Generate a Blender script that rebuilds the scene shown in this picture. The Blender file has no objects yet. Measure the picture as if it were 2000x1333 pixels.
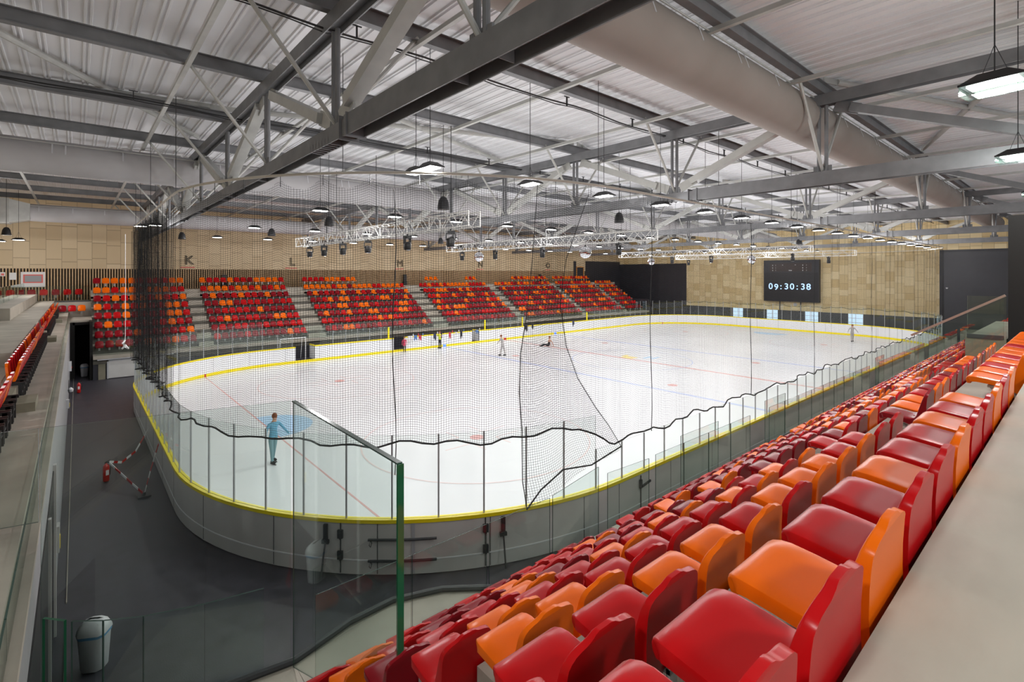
import bpy, bmesh, math, random
from mathutils import Vector, Matrix
R = math.radians
rnd = random.Random(7)
S = bpy.context.scene
COL = S.collection
H = 6.574                       # eye height over the ice

# ------------------------------------------------------------ camera, world, exposure
cam = bpy.data.cameras.new('camera'); camo = bpy.data.objects.new('camera', cam); COL.objects.link(camo)
cam.sensor_width = 36.0; cam.lens = 980.0/2000*36.0
cam.shift_y = -(666.5-535.0)/2000.0
cam.clip_start = 0.05; cam.clip_end = 300
yaw = R(49.07)
camo.location = (0, 0, H)
camo.rotation_euler = (R(90), 0, yaw - R(90) + 0.0)
camo.rotation_euler = (R(90), 0, math.atan2(math.sin(yaw), math.cos(yaw)) - R(90))
S.camera = camo
w = bpy.data.worlds.new('world'); S.world = w; w.use_nodes = True
w.node_tree.nodes['Background'].inputs[0].default_value = (0.80, 0.88, 1.0, 1)
w.node_tree.nodes['Background'].inputs[1].default_value = 0.9
S.view_settings.view_transform = 'Standard'; S.view_settings.look = 'None'
S.view_settings.gamma = 1; S.view_settings.exposure = 0.36; S.view_settings.use_curve_mapping = False
S.cycles.transparent_max_bounces = 40; S.cycles.max_bounces = 7; S.cycles.diffuse_bounces = 4
S.cycles.glossy_bounces = 3; S.cycles.transmission_bounces = 4; S.cycles.sample_clamp_indirect = 4.0
S.cycles.caustics_reflective = False; S.cycles.caustics_refractive = False
LAMP_W = 42.0; FILL_W = 105.0    # watts of each high-bay lamp: straight down, and an added point fill for walls and roof
LAMP_C = (1.0, 0.985, 0.985)                  # watts of each high-bay lamp

# ------------------------------------------------------------ materials
def mat(name, col, rough=0.6, metal=0.0, coat=0.0, emit=None, es=1.0, spec=None):
    m = bpy.data.materials.new(name); m.use_nodes = True
    b = m.node_tree.nodes['Principled BSDF']
    b.inputs['Base Color'].default_value = (*col, 1); b.inputs['Roughness'].default_value = rough
    b.inputs['Metallic'].default_value = metal
    if coat: b.inputs['Coat Weight'].default_value = coat; b.inputs['Coat Roughness'].default_value = 0.12
    if spec is not None: b.inputs['Specular IOR Level'].default_value = spec
    if emit: b.inputs['Emission Color'].default_value = (*emit, 1); b.inputs['Emission Strength'].default_value = es
    return m
def nodes(m): return m.node_tree.nodes, m.node_tree.links, m.node_tree.nodes['Principled BSDF']
def noisy(name, c1, c2, scale=2.0, rough=0.7, bump=0.0, detail=6, stretch=(1, 1, 1), metal=0, r2=None, bscale=None):
    m = mat(name, c1, rough, metal); n, l, b = nodes(m)
    tc = n.new('ShaderNodeTexCoord'); mp = n.new('ShaderNodeMapping'); mp.inputs['Scale'].default_value = stretch
    l.new(tc.outputs['Object'], mp.inputs[0])
    t = n.new('ShaderNodeTexNoise'); t.inputs['Scale'].default_value = scale; t.inputs['Detail'].default_value = detail
    l.new(mp.outputs[0], t.inputs['Vector'])
    r = n.new('ShaderNodeValToRGB'); r.color_ramp.elements[0].position = 0.3; r.color_ramp.elements[1].position = 0.7
    r.color_ramp.elements[0].color = (*c1, 1); r.color_ramp.elements[1].color = (*c2, 1)
    l.new(t.outputs[0], r.inputs[0]); l.new(r.outputs[0], b.inputs['Base Color'])
    if r2 is not None:
        mr = n.new('ShaderNodeMapRange'); mr.inputs[3].default_value = rough; mr.inputs[4].default_value = r2
        l.new(t.outputs[0], mr.inputs[0]); l.new(mr.outputs[0], b.inputs['Roughness'])
    if bump:
        t2 = n.new('ShaderNodeTexNoise'); t2.inputs['Scale'].default_value = bscale or scale*6; l.new(mp.outputs[0], t2.inputs['Vector'])
        bp_ = n.new('ShaderNodeBump'); bp_.inputs['Strength'].default_value = bump; bp_.inputs['Distance'].default_value = 0.01
        l.new(t2.outputs[0], bp_.inputs['Height']); l.new(bp_.outputs[0], b.inputs['Normal'])
    return m
def glass(name, tint=(0.92, 0.96, 0.945), ior=1.5, rough=0.0):
    m = bpy.data.materials.new(name); m.use_nodes = True; n, l = m.node_tree.nodes, m.node_tree.links; n.clear()
    out = n.new('ShaderNodeOutputMaterial'); mx = n.new('ShaderNodeMixShader'); tr = n.new('ShaderNodeBsdfTransparent')
    gl = n.new('ShaderNodeBsdfGlossy'); gl.inputs['Roughness'].default_value = rough; tr.inputs['Color'].default_value = (*tint, 1)
    lw = n.new('ShaderNodeLayerWeight'); lw.inputs['Blend'].default_value = 0.5
    pw = n.new('ShaderNodeMath'); pw.operation = 'POWER'; pw.inputs[1].default_value = 5.0; l.new(lw.outputs['Facing'], pw.inputs[0])
    r0 = ((ior-1)/(ior+1))**2; fr = n.new('ShaderNodeMath'); fr.operation = 'MULTIPLY_ADD'; fr.inputs[1].default_value = 0.85; fr.inputs[2].default_value = r0
    l.new(pw.outputs[0], fr.inputs[0])
    gl.inputs['Color'].default_value = (0.9, 0.95, 0.93, 1)
    l.new(fr.outputs[0], mx.inputs[0]); l.new(tr.outputs[0], mx.inputs[1]); l.new(gl.outputs[0], mx.inputs[2]); l.new(mx.outputs[0], out.inputs[0])
    return m

M = {}
M['ice'] = noisy('ice', (0.70, 0.715, 0.735), (0.75, 0.76, 0.775), 0.25, 0.25, r2=0.38)
M['redline'] = mat('ice_red', (0.68, 0.36, 0.34), 0.3); M['blueline'] = mat('ice_blue', (0.45, 0.53, 0.78), 0.3)
M['circle'] = mat('ice_circle', (0.78, 0.62, 0.61), 0.3); M['crease'] = mat('ice_crease', (0.40, 0.62, 0.84), 0.3)
M['icegold'] = mat('ice_yellow', (0.90, 0.72, 0.25), 0.3)
M['rubber'] = noisy('rubber_floor', (0.030, 0.028, 0.036), (0.056, 0.052, 0.066), 3.0, 0.36, bump=0.25, r2=0.55, bscale=60)
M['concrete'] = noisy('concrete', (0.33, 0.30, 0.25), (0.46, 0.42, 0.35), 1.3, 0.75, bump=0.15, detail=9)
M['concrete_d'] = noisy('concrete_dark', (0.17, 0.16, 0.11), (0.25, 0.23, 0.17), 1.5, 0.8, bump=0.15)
M['risershade'] = noisy('concrete_riser_shaded', (0.085, 0.08, 0.065), (0.12, 0.11, 0.09), 1.5, 0.8)  # concrete colour darkened to stand for the shade under the far seats
M['walk'] = noisy('concrete_walkway', (0.35, 0.325, 0.262), (0.43, 0.40, 0.325), 1.6, 0.7, bump=0.2, detail=12, stretch=(1, 2.5, 1))
M['white'] = mat('board_white', (0.82, 0.83, 0.85), 0.28)
M['grey'] = noisy('board_grey', (0.56, 0.55, 0.53), (0.62, 0.61, 0.59), 2.0, 0.4)
M['cwall'] = noisy('corridor_wall_grey', (0.30, 0.30, 0.31), (0.35, 0.35, 0.36), 2.0, 0.5)
M['yellow'] = mat('board_yellow', (0.93, 0.76, 0.01), 0.3)
M['steel'] = mat('steel_post', (0.52, 0.53, 0.55), 0.4, 0.3)
M['alu'] = mat('aluminium', (0.68, 0.67, 0.64), 0.45, 0.1)
M['galv'] = noisy('galvanised_steel', (0.165, 0.168, 0.175), (0.225, 0.228, 0.235), 2.5, 0.5, metal=0.15)
M['galvl'] = noisy('galvanised_pale', (0.44, 0.44, 0.42), (0.52, 0.52, 0.49), 3.0, 0.5, metal=0.1)
M['dark'] = mat('dark_steel', (0.05, 0.052, 0.055), 0.5, 0.3)
M['black'] = mat('black_plastic', (0.012, 0.012, 0.013), 0.5)
M['rail'] = mat('painted_rail', (0.52, 0.49, 0.42), 0.45)
M['glass'] = glass('clear_glass'); M['shield'] = glass('shield_glass', (0.965, 0.985, 0.975), 1.42)
M['gedge'] = mat('glass_edge_green', (0.01, 0.13, 0.055), 0.12, coat=0.5)
M['gedge2'] = mat('glass_edge_dark', (0.035, 0.07, 0.055), 0.2)
M['orange'] = mat('seat_orange', (0.88, 0.15, 0.004), 0.27, spec=0.16)
M['red'] = mat('seat_red', (0.50, 0.006, 0.008), 0.27, spec=0.16)
M['maroon'] = mat('seat_dark_red', (0.25, 0.006, 0.012), 0.27, spec=0.16)
M['fabric'] = noisy('duct_fabric', (0.29, 0.25, 0.22), (0.34, 0.30, 0.27), 0.6, 0.85)
M['fabricg'] = noisy('duct_fabric_grey', (0.42, 0.40, 0.40), (0.50, 0.49, 0.50), 0.6, 0.85)
M['slate'] = noisy('slate_panel', (0.024, 0.024, 0.031), (0.030, 0.030, 0.038), 1.0, 0.45)
M['darkpanel'] = mat('dark_panel', (0.013, 0.012, 0.011), 0.6, spec=0.2)
M['slat'] = noisy('slat_wood', (0.44, 0.29, 0.15), (0.55, 0.38, 0.21), 5.0, 0.6)
M['void'] = mat('slat_backing', (0.006, 0.006, 0.006), 0.9)
M['deck'] = mat('deck_metal', (0.84, 0.84, 0.86), 0.5)
M['lamp'] = mat('lamp_diffuser', (1, 1, 1), 0.4, emit=(1.0, 0.97, 0.90), es=12.0)
M['net_rope'] = mat('net_rope', (0.02, 0.02, 0.02), 0.8)
M['mirror'] = mat('mirror_tiles', (0.85, 0.85, 0.88), 0.08, 1.0)
M['screen'] = mat('screen_black', (0.008, 0.008, 0.011), 0.35)
M['screen2'] = mat('screen_brown', (0.035, 0.018, 0.014), 0.4)
M['digit'] = mat('digit_glow', (0.4, 0.6, 1), 0.5, emit=(0.42, 0.66, 1.0), es=1.5)
M['blueglow'] = mat('board_mark_glow', (0.1, 0.2, 0.9), 0.5, emit=(0.06, 0.16, 0.95), es=1.6)  # glow put into the blue line marks on the boards, which are no lamps
M['daylight'] = mat('daylight_pane', (0.6, 0.75, 0.9), 0.3, emit=(0.60, 0.80, 1.0), es=0.62)
M['whiteplastic'] = mat('white_plastic', (0.62, 0.62, 0.64), 0.35)
M['bag'] = mat('blue_bag', (0.12, 0.36, 0.62), 0.4)
M['extred'] = mat('extinguisher_red', (0.55, 0.01, 0.008), 0.25, coat=0.3)
M['tapew'] = mat('tape_white', (0.8, 0.8, 0.8), 0.5); M['paper'] = mat('paper', (0.80, 0.79, 0.78), 0.6)
M['paperred'] = mat('print_red', (0.75, 0.15, 0.13), 0.6); M['papergrey'] = mat('print_grey', (0.33, 0.34, 0.35), 0.6)
M['skin'] = mat('skin', (0.62, 0.36, 0.26), 0.5); M['hair'] = mat('hair', (0.22, 0.07, 0.03), 0.7)
M['orangewood'] = noisy('orange_door_wood', (0.62, 0.26, 0.05), (0.70, 0.31, 0.07), 2.0, 0.5)
M['handrail'] = mat('handrail_wood', (0.38, 0.27, 0.22), 0.4)
M['stick'] = mat('sticker_yellow', (0.85, 0.65, 0.02), 0.5)

def wood_panels(name, axis, c_lo, c_hi, cw=0.85, ch=1.7):
    """plywood boards hung in columns, each column starting at its own height"""
    m = mat(name, c_lo, 0.55); n, l, b = nodes(m)
    def mt(op, a=None, bb=None):
        q = n.new('ShaderNodeMath'); q.operation = op
        for i, v in enumerate((a, bb)):
            if v is None: continue
            if isinstance(v, (int, float)): q.inputs[i].default_value = v
            else: l.new(v, q.inputs[i])
        return q.outputs[0]
    tc = n.new('ShaderNodeTexCoord'); sp = n.new('ShaderNodeSeparateXYZ'); l.new(tc.outputs['Object'], sp.inputs[0])
    u = mt('DIVIDE', sp.outputs[axis], cw); col = mt('FLOOR', u); fu = mt('FRACT', u)
    wn = n.new('ShaderNodeTexWhiteNoise'); wn.noise_dimensions = '1D'; l.new(col, wn.inputs['W'])
    v = mt('ADD', mt('DIVIDE', sp.outputs[2], ch), mt('MULTIPLY', wn.outputs['Value'], 7.0))
    row = mt('FLOOR', v); fv = mt('FRACT', v)
    cv = n.new('ShaderNodeCombineXYZ'); l.new(col, cv.inputs[0]); l.new(row, cv.inputs[1])
    w2 = n.new('ShaderNodeTexWhiteNoise'); w2.noise_dimensions = '2D'; l.new(cv.outputs[0], w2.inputs['Vector'])
    split = mt('ADD', 0.35, mt('MULTIPLY', w2.outputs['Value'], 0.3))           # each board is cut once more
    up = mt('GREATER_THAN', fv, split)
    cv2 = n.new('ShaderNodeCombineXYZ'); l.new(col, cv2.inputs[0]); l.new(row, cv2.inputs[1]); l.new(up, cv2.inputs[2])
    w3 = n.new('ShaderNodeTexWhiteNoise'); w3.noise_dimensions = '3D'; l.new(cv2.outputs[0], w3.inputs['Vector'])
    no = n.new('ShaderNodeTexNoise'); no.inputs['Scale'].default_value = 3.0; mp = n.new('ShaderNodeMapping')
    mp.inputs['Scale'].default_value = (5, 5, .6); l.new(tc.outputs['Object'], mp.inputs[0]); l.new(mp.outputs[0], no.inputs['Vector'])
    fac = mt('ADD', mt('MULTIPLY', w3.outputs['Value'], 0.85), mt('MULTIPLY', no.outputs[0], 0.15))
    mx = n.new('ShaderNodeMix'); mx.data_type = 'RGBA'; l.new(fac, mx.inputs[0])
    mx.inputs[6].default_value = (*c_lo, 1); mx.inputs[7].default_value = (*c_hi, 1)
    e1 = mt('LESS_THAN', fu, 0.035); e2 = mt('LESS_THAN', fv, 0.020); e3 = mt('LESS_THAN', mt('ABSOLUTE', mt('SUBTRACT', fv, split)), 0.010)
    jt = mt('MAXIMUM', e1, mt('MAXIMUM', e2, e3))
    m2 = n.new('ShaderNodeMix'); m2.data_type = 'RGBA'; l.new(mt('MULTIPLY', jt, 0.42), m2.inputs[0]); l.new(mx.outputs[2], m2.inputs[6])
    m2.inputs[7].default_value = (0.10, 0.06, 0.03, 1); l.new(m2.outputs[2], b.inputs['Base Color'])
    bp_ = n.new('ShaderNodeBump'); bp_.inputs['Distance'].default_value = 0.03; bp_.inputs['Strength'].default_value = 0.5
    l.new(mt('SUBTRACT', w3.outputs['Value'], jt), bp_.inputs['Height']); l.new(bp_.outputs[0], b.inputs['Normal'])
    return m
M['woodx'] = wood_panels('plywood_long_wall', 0, (0.58, 0.44, 0.265), (0.69, 0.545, 0.35), 0.85, 2.6)
M['woody'] = wood_panels('plywood_end_wall', 1, (0.68, 0.50, 0.24), (0.92, 0.76, 0.46))

def net_mat():
    m = bpy.data.materials.new('net_mesh'); m.use_nodes = True; n, l = m.node_tree.nodes, m.node_tree.links; n.clear()
    out = n.new('ShaderNodeOutputMaterial'); mx = n.new('ShaderNodeMixShader'); tr = n.new('ShaderNodeBsdfTransparent'); d = n.new('ShaderNodeBsdfDiffuse')
    d.inputs[0].default_value = (0.03, 0.03, 0.03, 1)
    uv = n.new('ShaderNodeUVMap'); sp = n.new('ShaderNodeSeparateXYZ'); l.new(uv.outputs[0], sp.inputs[0])
    o = []
    for i in (0, 1):
        f = n.new('ShaderNodeMath'); f.operation = 'FRACT'; l.new(sp.outputs[i], f.inputs[0])
        g = n.new('ShaderNodeMath'); g.operation = 'LESS_THAN'; g.inputs[1].default_value = 0.095; l.new(f.outputs[0], g.inputs[0]); o.append(g)
    x = n.new('ShaderNodeMath'); x.operation = 'MAXIMUM'; l.new(o[0].outputs[0], x.inputs[0]); l.new(o[1].outputs[0], x.inputs[1])
    l.new(x.outputs[0], mx.inputs[0]); l.new(tr.outputs[0], mx.inputs[1]); l.new(d.outputs[0], mx.inputs[2]); l.new(mx.outputs[0], out.inputs[0])
    return m
M['net'] = net_mat()

# ------------------------------------------------------------ helpers
def tag(o, label=None, cat=None, group=None, kind=None):
    if label: o['label'] = label
    if cat: o['category'] = cat
    if group: o['group'] = group
    if kind: o['kind'] = kind
    return o
def empty(name, loc=(0, 0, 0), rz=0.0, label=None, cat=None, group=None, kind=None):
    o = bpy.data.objects.new(name, None); COL.objects.link(o); o.location = loc; o.rotation_euler = (0, 0, rz)
    o.empty_display_size = 0.1
    return tag(o, label, cat, group, kind)
class MB:
    def __init__(s): s.v = []; s.f = []; s.mi = []; s.uv = None
    def add(s, vs, fs, mi=0):
        k = len(s.v); s.v += [tuple(p) for p in vs]; s.f += [tuple(i+k for i in f) for f in fs]; s.mi += [mi]*len(fs); return s
    def box(s, x0, x1, y0, y1, z0, z1, mi=0):
        if x0 > x1: x0, x1 = x1, x0
        if y0 > y1: y0, y1 = y1, y0
        return s.add([(x0,y0,z0),(x1,y0,z0),(x1,y1,z0),(x0,y1,z0),(x0,y0,z1),(x1,y0,z1),(x1,y1,z1),(x0,y1,z1)],
                     [(0,3,2,1),(4,5,6,7),(0,1,5,4),(1,2,6,5),(2,3,7,6),(3,0,4,7)], mi)
    def bar(s, p0, p1, w, h, up=(0, 0, 1), mi=0):
        """rectangular bar: w across, h along 'up'"""
        p0, p1 = Vector(p0), Vector(p1); d = (p1-p0).normalized(); u = Vector(up); a = d.cross(u)
        if a.length < 1e-4: a = d.cross(Vector((1, 0, 0)))
        a.normalize(); u = a.cross(d).normalized(); a *= w/2; u *= h/2
        return s.add([p0-a-u, p0+a-u, p0+a+u, p0-a+u, p1-a-u, p1+a-u, p1+a+u, p1-a+u],
                     [(0,1,2,3),(7,6,5,4),(0,4,5,1),(1,5,6,2),(2,6,7,3),(3,7,4,0)], mi)
    def tube(s, p0, p1, r, n=8, mi=0, r1=None):
        return s.path([p0, p1], r, n, mi, [r, r if r1 is None else r1])
    def path(s, pts, r, n=6, mi=0, rs=None):
        pts = [Vector(p) for p in pts]; k = len(s.v); rings = []
        for i, p in enumerate(pts):
            d = (pts[min(i+1, len(pts)-1)]-pts[max(i-1, 0)]).normalized()
            a = d.cross(Vector((0, 0, 1)))
            if a.length < 1e-3: a = d.cross(Vector((1, 0, 0)))
            a.normalize(); b = d.cross(a); rr = rs[i] if rs else r
            rings.append([p + a*rr*math.cos(2*math.pi*j/n) + b*rr*math.sin(2*math.pi*j/n) for j in range(n)])
        vs = [q for g in rings for q in g]; fs = []
        for i in range(len(pts)-1):
            for j in range(n):
                j2 = (j+1) % n; fs.append((i*n+j, i*n+j2, (i+1)*n+j2, (i+1)*n+j))
        fs.append(tuple(range(n))[::-1]); fs.append(tuple((len(pts)-1)*n+j for j in range(n)))
        return s.add(vs, fs, mi)
    def lathe(s, prof, c=(0, 0, 0), n=20, mi=0):
        vs = []; fs = []
        for r, z in prof: vs += [(c[0]+r*math.cos(2*math.pi*j/n), c[1]+r*math.sin(2*math.pi*j/n), c[2]+z) for j in range(n)]
        for i in range(len(prof)-1):
            for j in range(n):
                j2 = (j+1) % n; fs.append((i*n+j, i*n+j2, (i+1)*n+j2, (i+1)*n+j))
        fs.append(tuple(range(n))[::-1]); fs.append(tuple((len(prof)-1)*n+j for j in range(n)))
        return s.add(vs, fs, mi)
    def prism(s, poly, z0, z1, mi=0):
        n = len(poly)
        return s.add([(x, y, z0) for x, y in poly]+[(x, y, z1) for x, y in poly],
                     [tuple(range(n))[::-1], tuple(range(n, 2*n))]+[(i, (i+1) % n, n+(i+1) % n, n+i) for i in range(n)], mi)
    def slab(s, poly3, th, nrm, mi=0, em=None):
        """flat polygon given thickness along nrm; em = material of the rim faces"""
        n = len(poly3); t = Vector(nrm).normalized()*th/2
        a = [Vector(p)-t for p in poly3]; b = [Vector(p)+t for p in poly3]
        s.add(a+b, [tuple(range(n))[::-1], tuple(range(n, 2*n))], mi)
        return s.add(a+b, [(i, (i+1) % n, n+(i+1) % n, n+i) for i in range(n)], mi if em is None else em)
    def mesh(s, name, mats, smooth=False):
        me = bpy.data.meshes.new(name); me.from_pydata(s.v, [], s.f)
        for m in (mats if isinstance(mats, (list, tuple)) else [mats]): me.materials.append(m)
        me.polygons.foreach_set('material_index', s.mi)
        if smooth: me.polygons.foreach_set('use_smooth', [True]*len(s.f))
        bm = bmesh.new(); bm.from_mesh(me); bmesh.ops.recalc_face_normals(bm, faces=bm.faces); bm.to_mesh(me); bm.free()
        me.update()
        if smooth and hasattr(me, 'set_sharp_from_angle'): me.set_sharp_from_angle(angle=R(48))
        return me
    def build(s, name, mats, parent=None, smooth=False, **kw):
        o = bpy.data.objects.new(name, s.mesh(name, mats, smooth)); COL.objects.link(o)
        if parent is not None: o.parent = parent
        if smooth == 'auto': pass
        return tag(o, **kw)
def mesh_obj(name, me, parent=None, loc=(0, 0, 0), rz=0.0, **kw):
    o = bpy.data.objects.new(name, me); COL.objects.link(o); o.location = loc; o.rotation_euler = (0, 0, rz)
    if parent is not None: o.parent = parent
    return tag(o, **kw)
def copy_tree(o, parent=None):
    c = o.copy(); COL.objects.link(c)
    if parent is not None: c.parent = parent
    for ch in list(o.children): copy_tree(ch, c)
    return c
ORD = ['zeroth','first','second','third','fourth','fifth','sixth','seventh','eighth','ninth','tenth','eleventh','twelfth','thirteenth',
       'fourteenth','fifteenth','sixteenth','seventeenth','eighteenth','nineteenth','twentieth']
def nth(i):
    if i <= 20: return ORD[i]
    t, u = divmod(i, 10); T = {2: 'twent', 3: 'thirt', 4: 'fort', 5: 'fift', 6: 'sixt', 7: 'sevent', 8: 'eight', 9: 'ninet'}[t]
    return T+'ieth' if u == 0 else T+'y-'+ORD[u]
def text(name, body, size, loc, rot, m, parent=None, ext=0.01, offset=0.0, outline=0.0, align='CENTER'):
    c = bpy.data.curves.new(name, 'FONT'); flip = body == '9'; c.body = '6' if flip else body; c.size = size; c.extrude = ext; c.offset = offset
    c.align_x = align; c.align_y = 'CENTER'
    if outline: c.fill_mode = 'NONE'; c.bevel_depth = outline; c.extrude = 0
    c.materials.append(m); o = bpy.data.objects.new(name, c); COL.objects.link(o)
    me = bpy.data.meshes.new_from_object(o.evaluated_get(bpy.context.evaluated_depsgraph_get())); bpy.data.objects.remove(o)
    me.materials.clear(); me.materials.append(m); (me.transform(Matrix.Rotation(math.pi, 4, 'Z')) if flip else None); me.transform(Matrix.Rotation(rot[2], 4, 'Z') @ Matrix.Rotation(rot[0], 4, 'X'))
    return mesh_obj(name, me, parent, tuple(loc))

# ------------------------------------------------------------ rink outline
X0, X1, Y0, Y1, RC = 2.155, 62.155, 8.15, 38.15, 8.5
SX, SY, ARC = X1-X0-2*RC, Y1-Y0-2*RC, math.pi/2*RC
LP = 2*SX+2*SY+4*ARC
def bp(s, off=0.0):
    """point and outward normal of the rink outline, s runs +X along the near side first"""
    s %= LP
    segs = [('l', SX, (X0+RC, Y0), (1, 0), (0, -1)), ('a', ARC, (X1-RC, Y0+RC), -90), ('l', SY, (X1, Y0+RC), (0, 1), (1, 0)), ('a', ARC, (X1-RC, Y1-RC), 0),
            ('l', SX, (X1-RC, Y1), (-1, 0), (0, 1)), ('a', ARC, (X0+RC, Y1-RC), 90), ('l', SY, (X0, Y1-RC), (0, -1), (-1, 0)), ('a', ARC, (X0+RC, Y0+RC), 180)]
    for g in segs:
        if s <= g[1] or g is segs[-1]:
            if g[0] == 'l':
                p, d, nn = g[2], g[3], g[4]; x, y = p[0]+d[0]*s, p[1]+d[1]*s
            else:
                a = R(g[3])+s/RC; nn = (math.cos(a), math.sin(a)); x, y = g[2][0]+RC*nn[0], g[2][1]+RC*nn[1]
            return x+nn[0]*off, y+nn[1]*off, nn[0], nn[1]
        s -= g[1]
def s_far(x): return SX+2*ARC+SY+(X1-RC-x)
def s_near(x): return x-(X0+RC)
def strip(mb, o0, o1, z0, z1, s0, s1, step=0.5, mi=0):
    n = max(1, int(abs(s1-s0)/step+.5)); vs = []; fs = []
    for i in range(n+1):
        s = s0+(s1-s0)*i/n
        a = bp(s, o0); b = bp(s, o1); vs += [(a[0], a[1], z0), (b[0], b[1], z0), (b[0], b[1], z1), (a[0], a[1], z1)]
    for i in range(n):
        k = 4*i
        for j in range(4): fs.append((k+j, k+(j+1) % 4, k+4+(j+1) % 4, k+4+j))
    fs += [(0, 1, 2, 3), (4*n+3, 4*n+2, 4*n+1, 4*n)]
    mb.add(vs, fs, mi)

# ------------------------------------------------------------ the hall
XW, YW, XL, YN, ZR = 65.5, 49.3, -12.0, -7.0, 12.05      # end wall, far wall, left wall, near wall, deck
MB().box(XL, XW+.3, YN, YW+.3, -0.3, -0.02).build('floor', M['rubber'], kind='structure')
# roof deck: ribbed sheets, ribs along Y
def deck():
    mb = MB(); vs = []; fs = []; x = XL; prof = []
    while x < XW+.3:
        prof += [(x, 0), (x+.10, 0), (x+.115, -.035), (x+.15, -.035), (x+.165, 0), (x+.205, 0), (x+.215, -.035), (x+.25, -.035), (x+.262, 0), (x+.33, -0.0)]
        x += .40
    prof.append((x, 0)); n = len(prof)
    for y in (YN, YW+.3): vs += [(px, y, ZR+pz) for px, pz in prof]
    for i in range(n-1): fs.append((i, i+1, n+i+1, n+i))
    mb.add(vs, fs); mb.box(XL, XW+.3, YN, YW+.3, ZR+.05, ZR+.25)
    mb.build('ceiling', M['deck'], kind='structure')
deck()
# far long wall: plywood above, slats below, slate at its end
MB().box(XL, 57.2, YW, YW+.3, 6.95, ZR+.2).build('wall_far', M['woodx'], kind='structure')
MB().box(XL, 57.2, YW+.12, YW+.3, -0.02, 6.95).build('wall_far_backing', M['void'], kind='structure')
mb = MB(); x = XL
while x < 57.1: mb.box(x, x+.085, YW-.02, YW+.12, 5.30 if x > .75 else 4.6, 6.95); x += .165
mb.build('trim_1', M['slat'], kind='structure')
MB().box(57.2, XW+.3, YW-.05, YW+.3, -0.02, 8.45).box(57.2, XW+.3, YW, YW+.3, 8.45, ZR+.2, 1).build('wall_far_corner', [M['slate'], M['woodx']], kind='structure')
# end wall with its windows
WIN = [(29.65, 31.0), (25.36, 26.7), (20.88, 22.3), (16.43, 17.88)]
mb = MB(); mb.box(XW, XW+.3, 9.95, 37.64, 2.1, ZR+.2).box(XW, XW+.3, 37.64, YW+.3, 8.05, ZR+.2).box(XW, XW+.3, YN, 9.95, 8.95, ZR+.2)
mb.build('wall_end', M['woody'], kind='structure')
mb = MB(); mb.box(XW-.05, XW+.3, 37.64, YW-.05, -0.02, 8.05).box(XW-.05, XW+.3, YN, 9.95, -0.02, 8.95).build('wall_end_slate', M['slate'], kind='structure')
mb = MB(); ys = [9.95]
for a, b in sorted(WIN): ys += [a, b]
ys.append(37.64)
for i in range(0, len(ys), 2): mb.box(XW+.02, XW+.3, ys[i], ys[i+1], -0.02, 2.1)
for a, b in WIN: mb.box(XW+.02, XW+.3, a, b, -0.02, .15)
mb.build('wall_end_base', M['slate'], kind='structure')
for i, (a, b) in enumerate(sorted(WIN)):
    f = MB().box(XW+.10, XW+.14, a, b, .15, 2.1).build('window_%d' % (i+1), M['daylight'], kind='structure')
    g = MB()
    for k in range(5): g.box(XW+.05, XW+.10, a, b, .15+k*.4875-.02, .15+k*.4875+.02)
    for k in range(3): g.box(XW+.05, XW+.10, a+(b-a)*k/2-.02, a+(b-a)*k/2+.02, .15, 2.1)
    g.build('window_frame', M['whiteplastic'], f)
MB().box(XL-.3, XL, YN, YW+.3, -0.02, ZR+.2).build('wall_left', M['woody'], kind='structure')
# near wall: concrete with a long band left open, letting world light in as fill
mb = MB(); mb.box(XL-.3, XW+.3, YN-.3, YN, -0.02, 5.5).box(XL-.3, XW+.3, YN-.3, YN, 9.4, ZR+.2)
mb.build('wall_near', M['concrete'], kind='structure')
# doors
d = MB().box(57.22, 57.30, YW-.12, YW-.05, 0, 0).build('door_1', M['slate'], kind='structure'); bpy.data.objects.remove(d)
mb = MB().box(55.2, 56.6, YW-.10, YW-.03, 5.34, 7.5); mb.build('door_1', M['slate'], kind='structure')
mb = MB().box(55.1, 55.2, YW-.14, YW-.02, 5.34, 7.6).box(56.6, 56.7, YW-.14, YW-.02, 5.34, 7.6).box(55.1, 56.7, YW-.14, YW-.02, 7.5, 7.6)
mb.build('trim_2', M['orangewood'], kind='structure')
MB().box(54.6, 55.1, YW-.08, YW, 5.34, 8.4).build('wall_far_pier', M['slate'], kind='structure')

# ------------------------------------------------------------ ice and its markings
poly = [bp(LP*i/160, -0.02)[:2] for i in range(160)]
ice = MB().prism(poly, -0.02, 0.0).build('ice_sheet', M['ice'], label='white skating ice sheet inside the yellow-topped boards', cat='ice')
def line(name, x, wd, m):
    a = 0.0
    if x < X0+RC or x > X1-RC:
        c = (X0+RC) if x < X0+RC else (X1-RC); a = RC-math.sqrt(RC*RC-(x-c)**2)
    MB().box(x-wd/2, x+wd/2, Y0+a+.05, Y1-a-.05, 0.0, 0.004).build(name, m, ice)
line('goal_line', X0+4, .06, M['redline']); line('goal_line', X1-4, .06, M['redline'])
line('blue_line', X0+22.86, .26, M['blueline']); line('blue_line', X0+37.14, .26, M['blueline']); line('centre_line', X0+30, .26, M['redline'])
def ring(name, cx, cy, r, wd, m, a0=0, a1=360, fill=False):
    n = 64; vs = []; fs = []
    for i in range(n+1):
        a = R(a0+(a1-a0)*i/n)
        for rr in ((0 if fill else r-wd), r): vs.append((cx+rr*math.cos(a), cy+rr*math.sin(a), 0.005))
    for i in range(n): fs.append((2*i, 2*i+1, 2*i+3, 2*i+2))
    MB().add(vs, fs).build(name, m, ice)
YC = (Y0+Y1)/2
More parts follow.
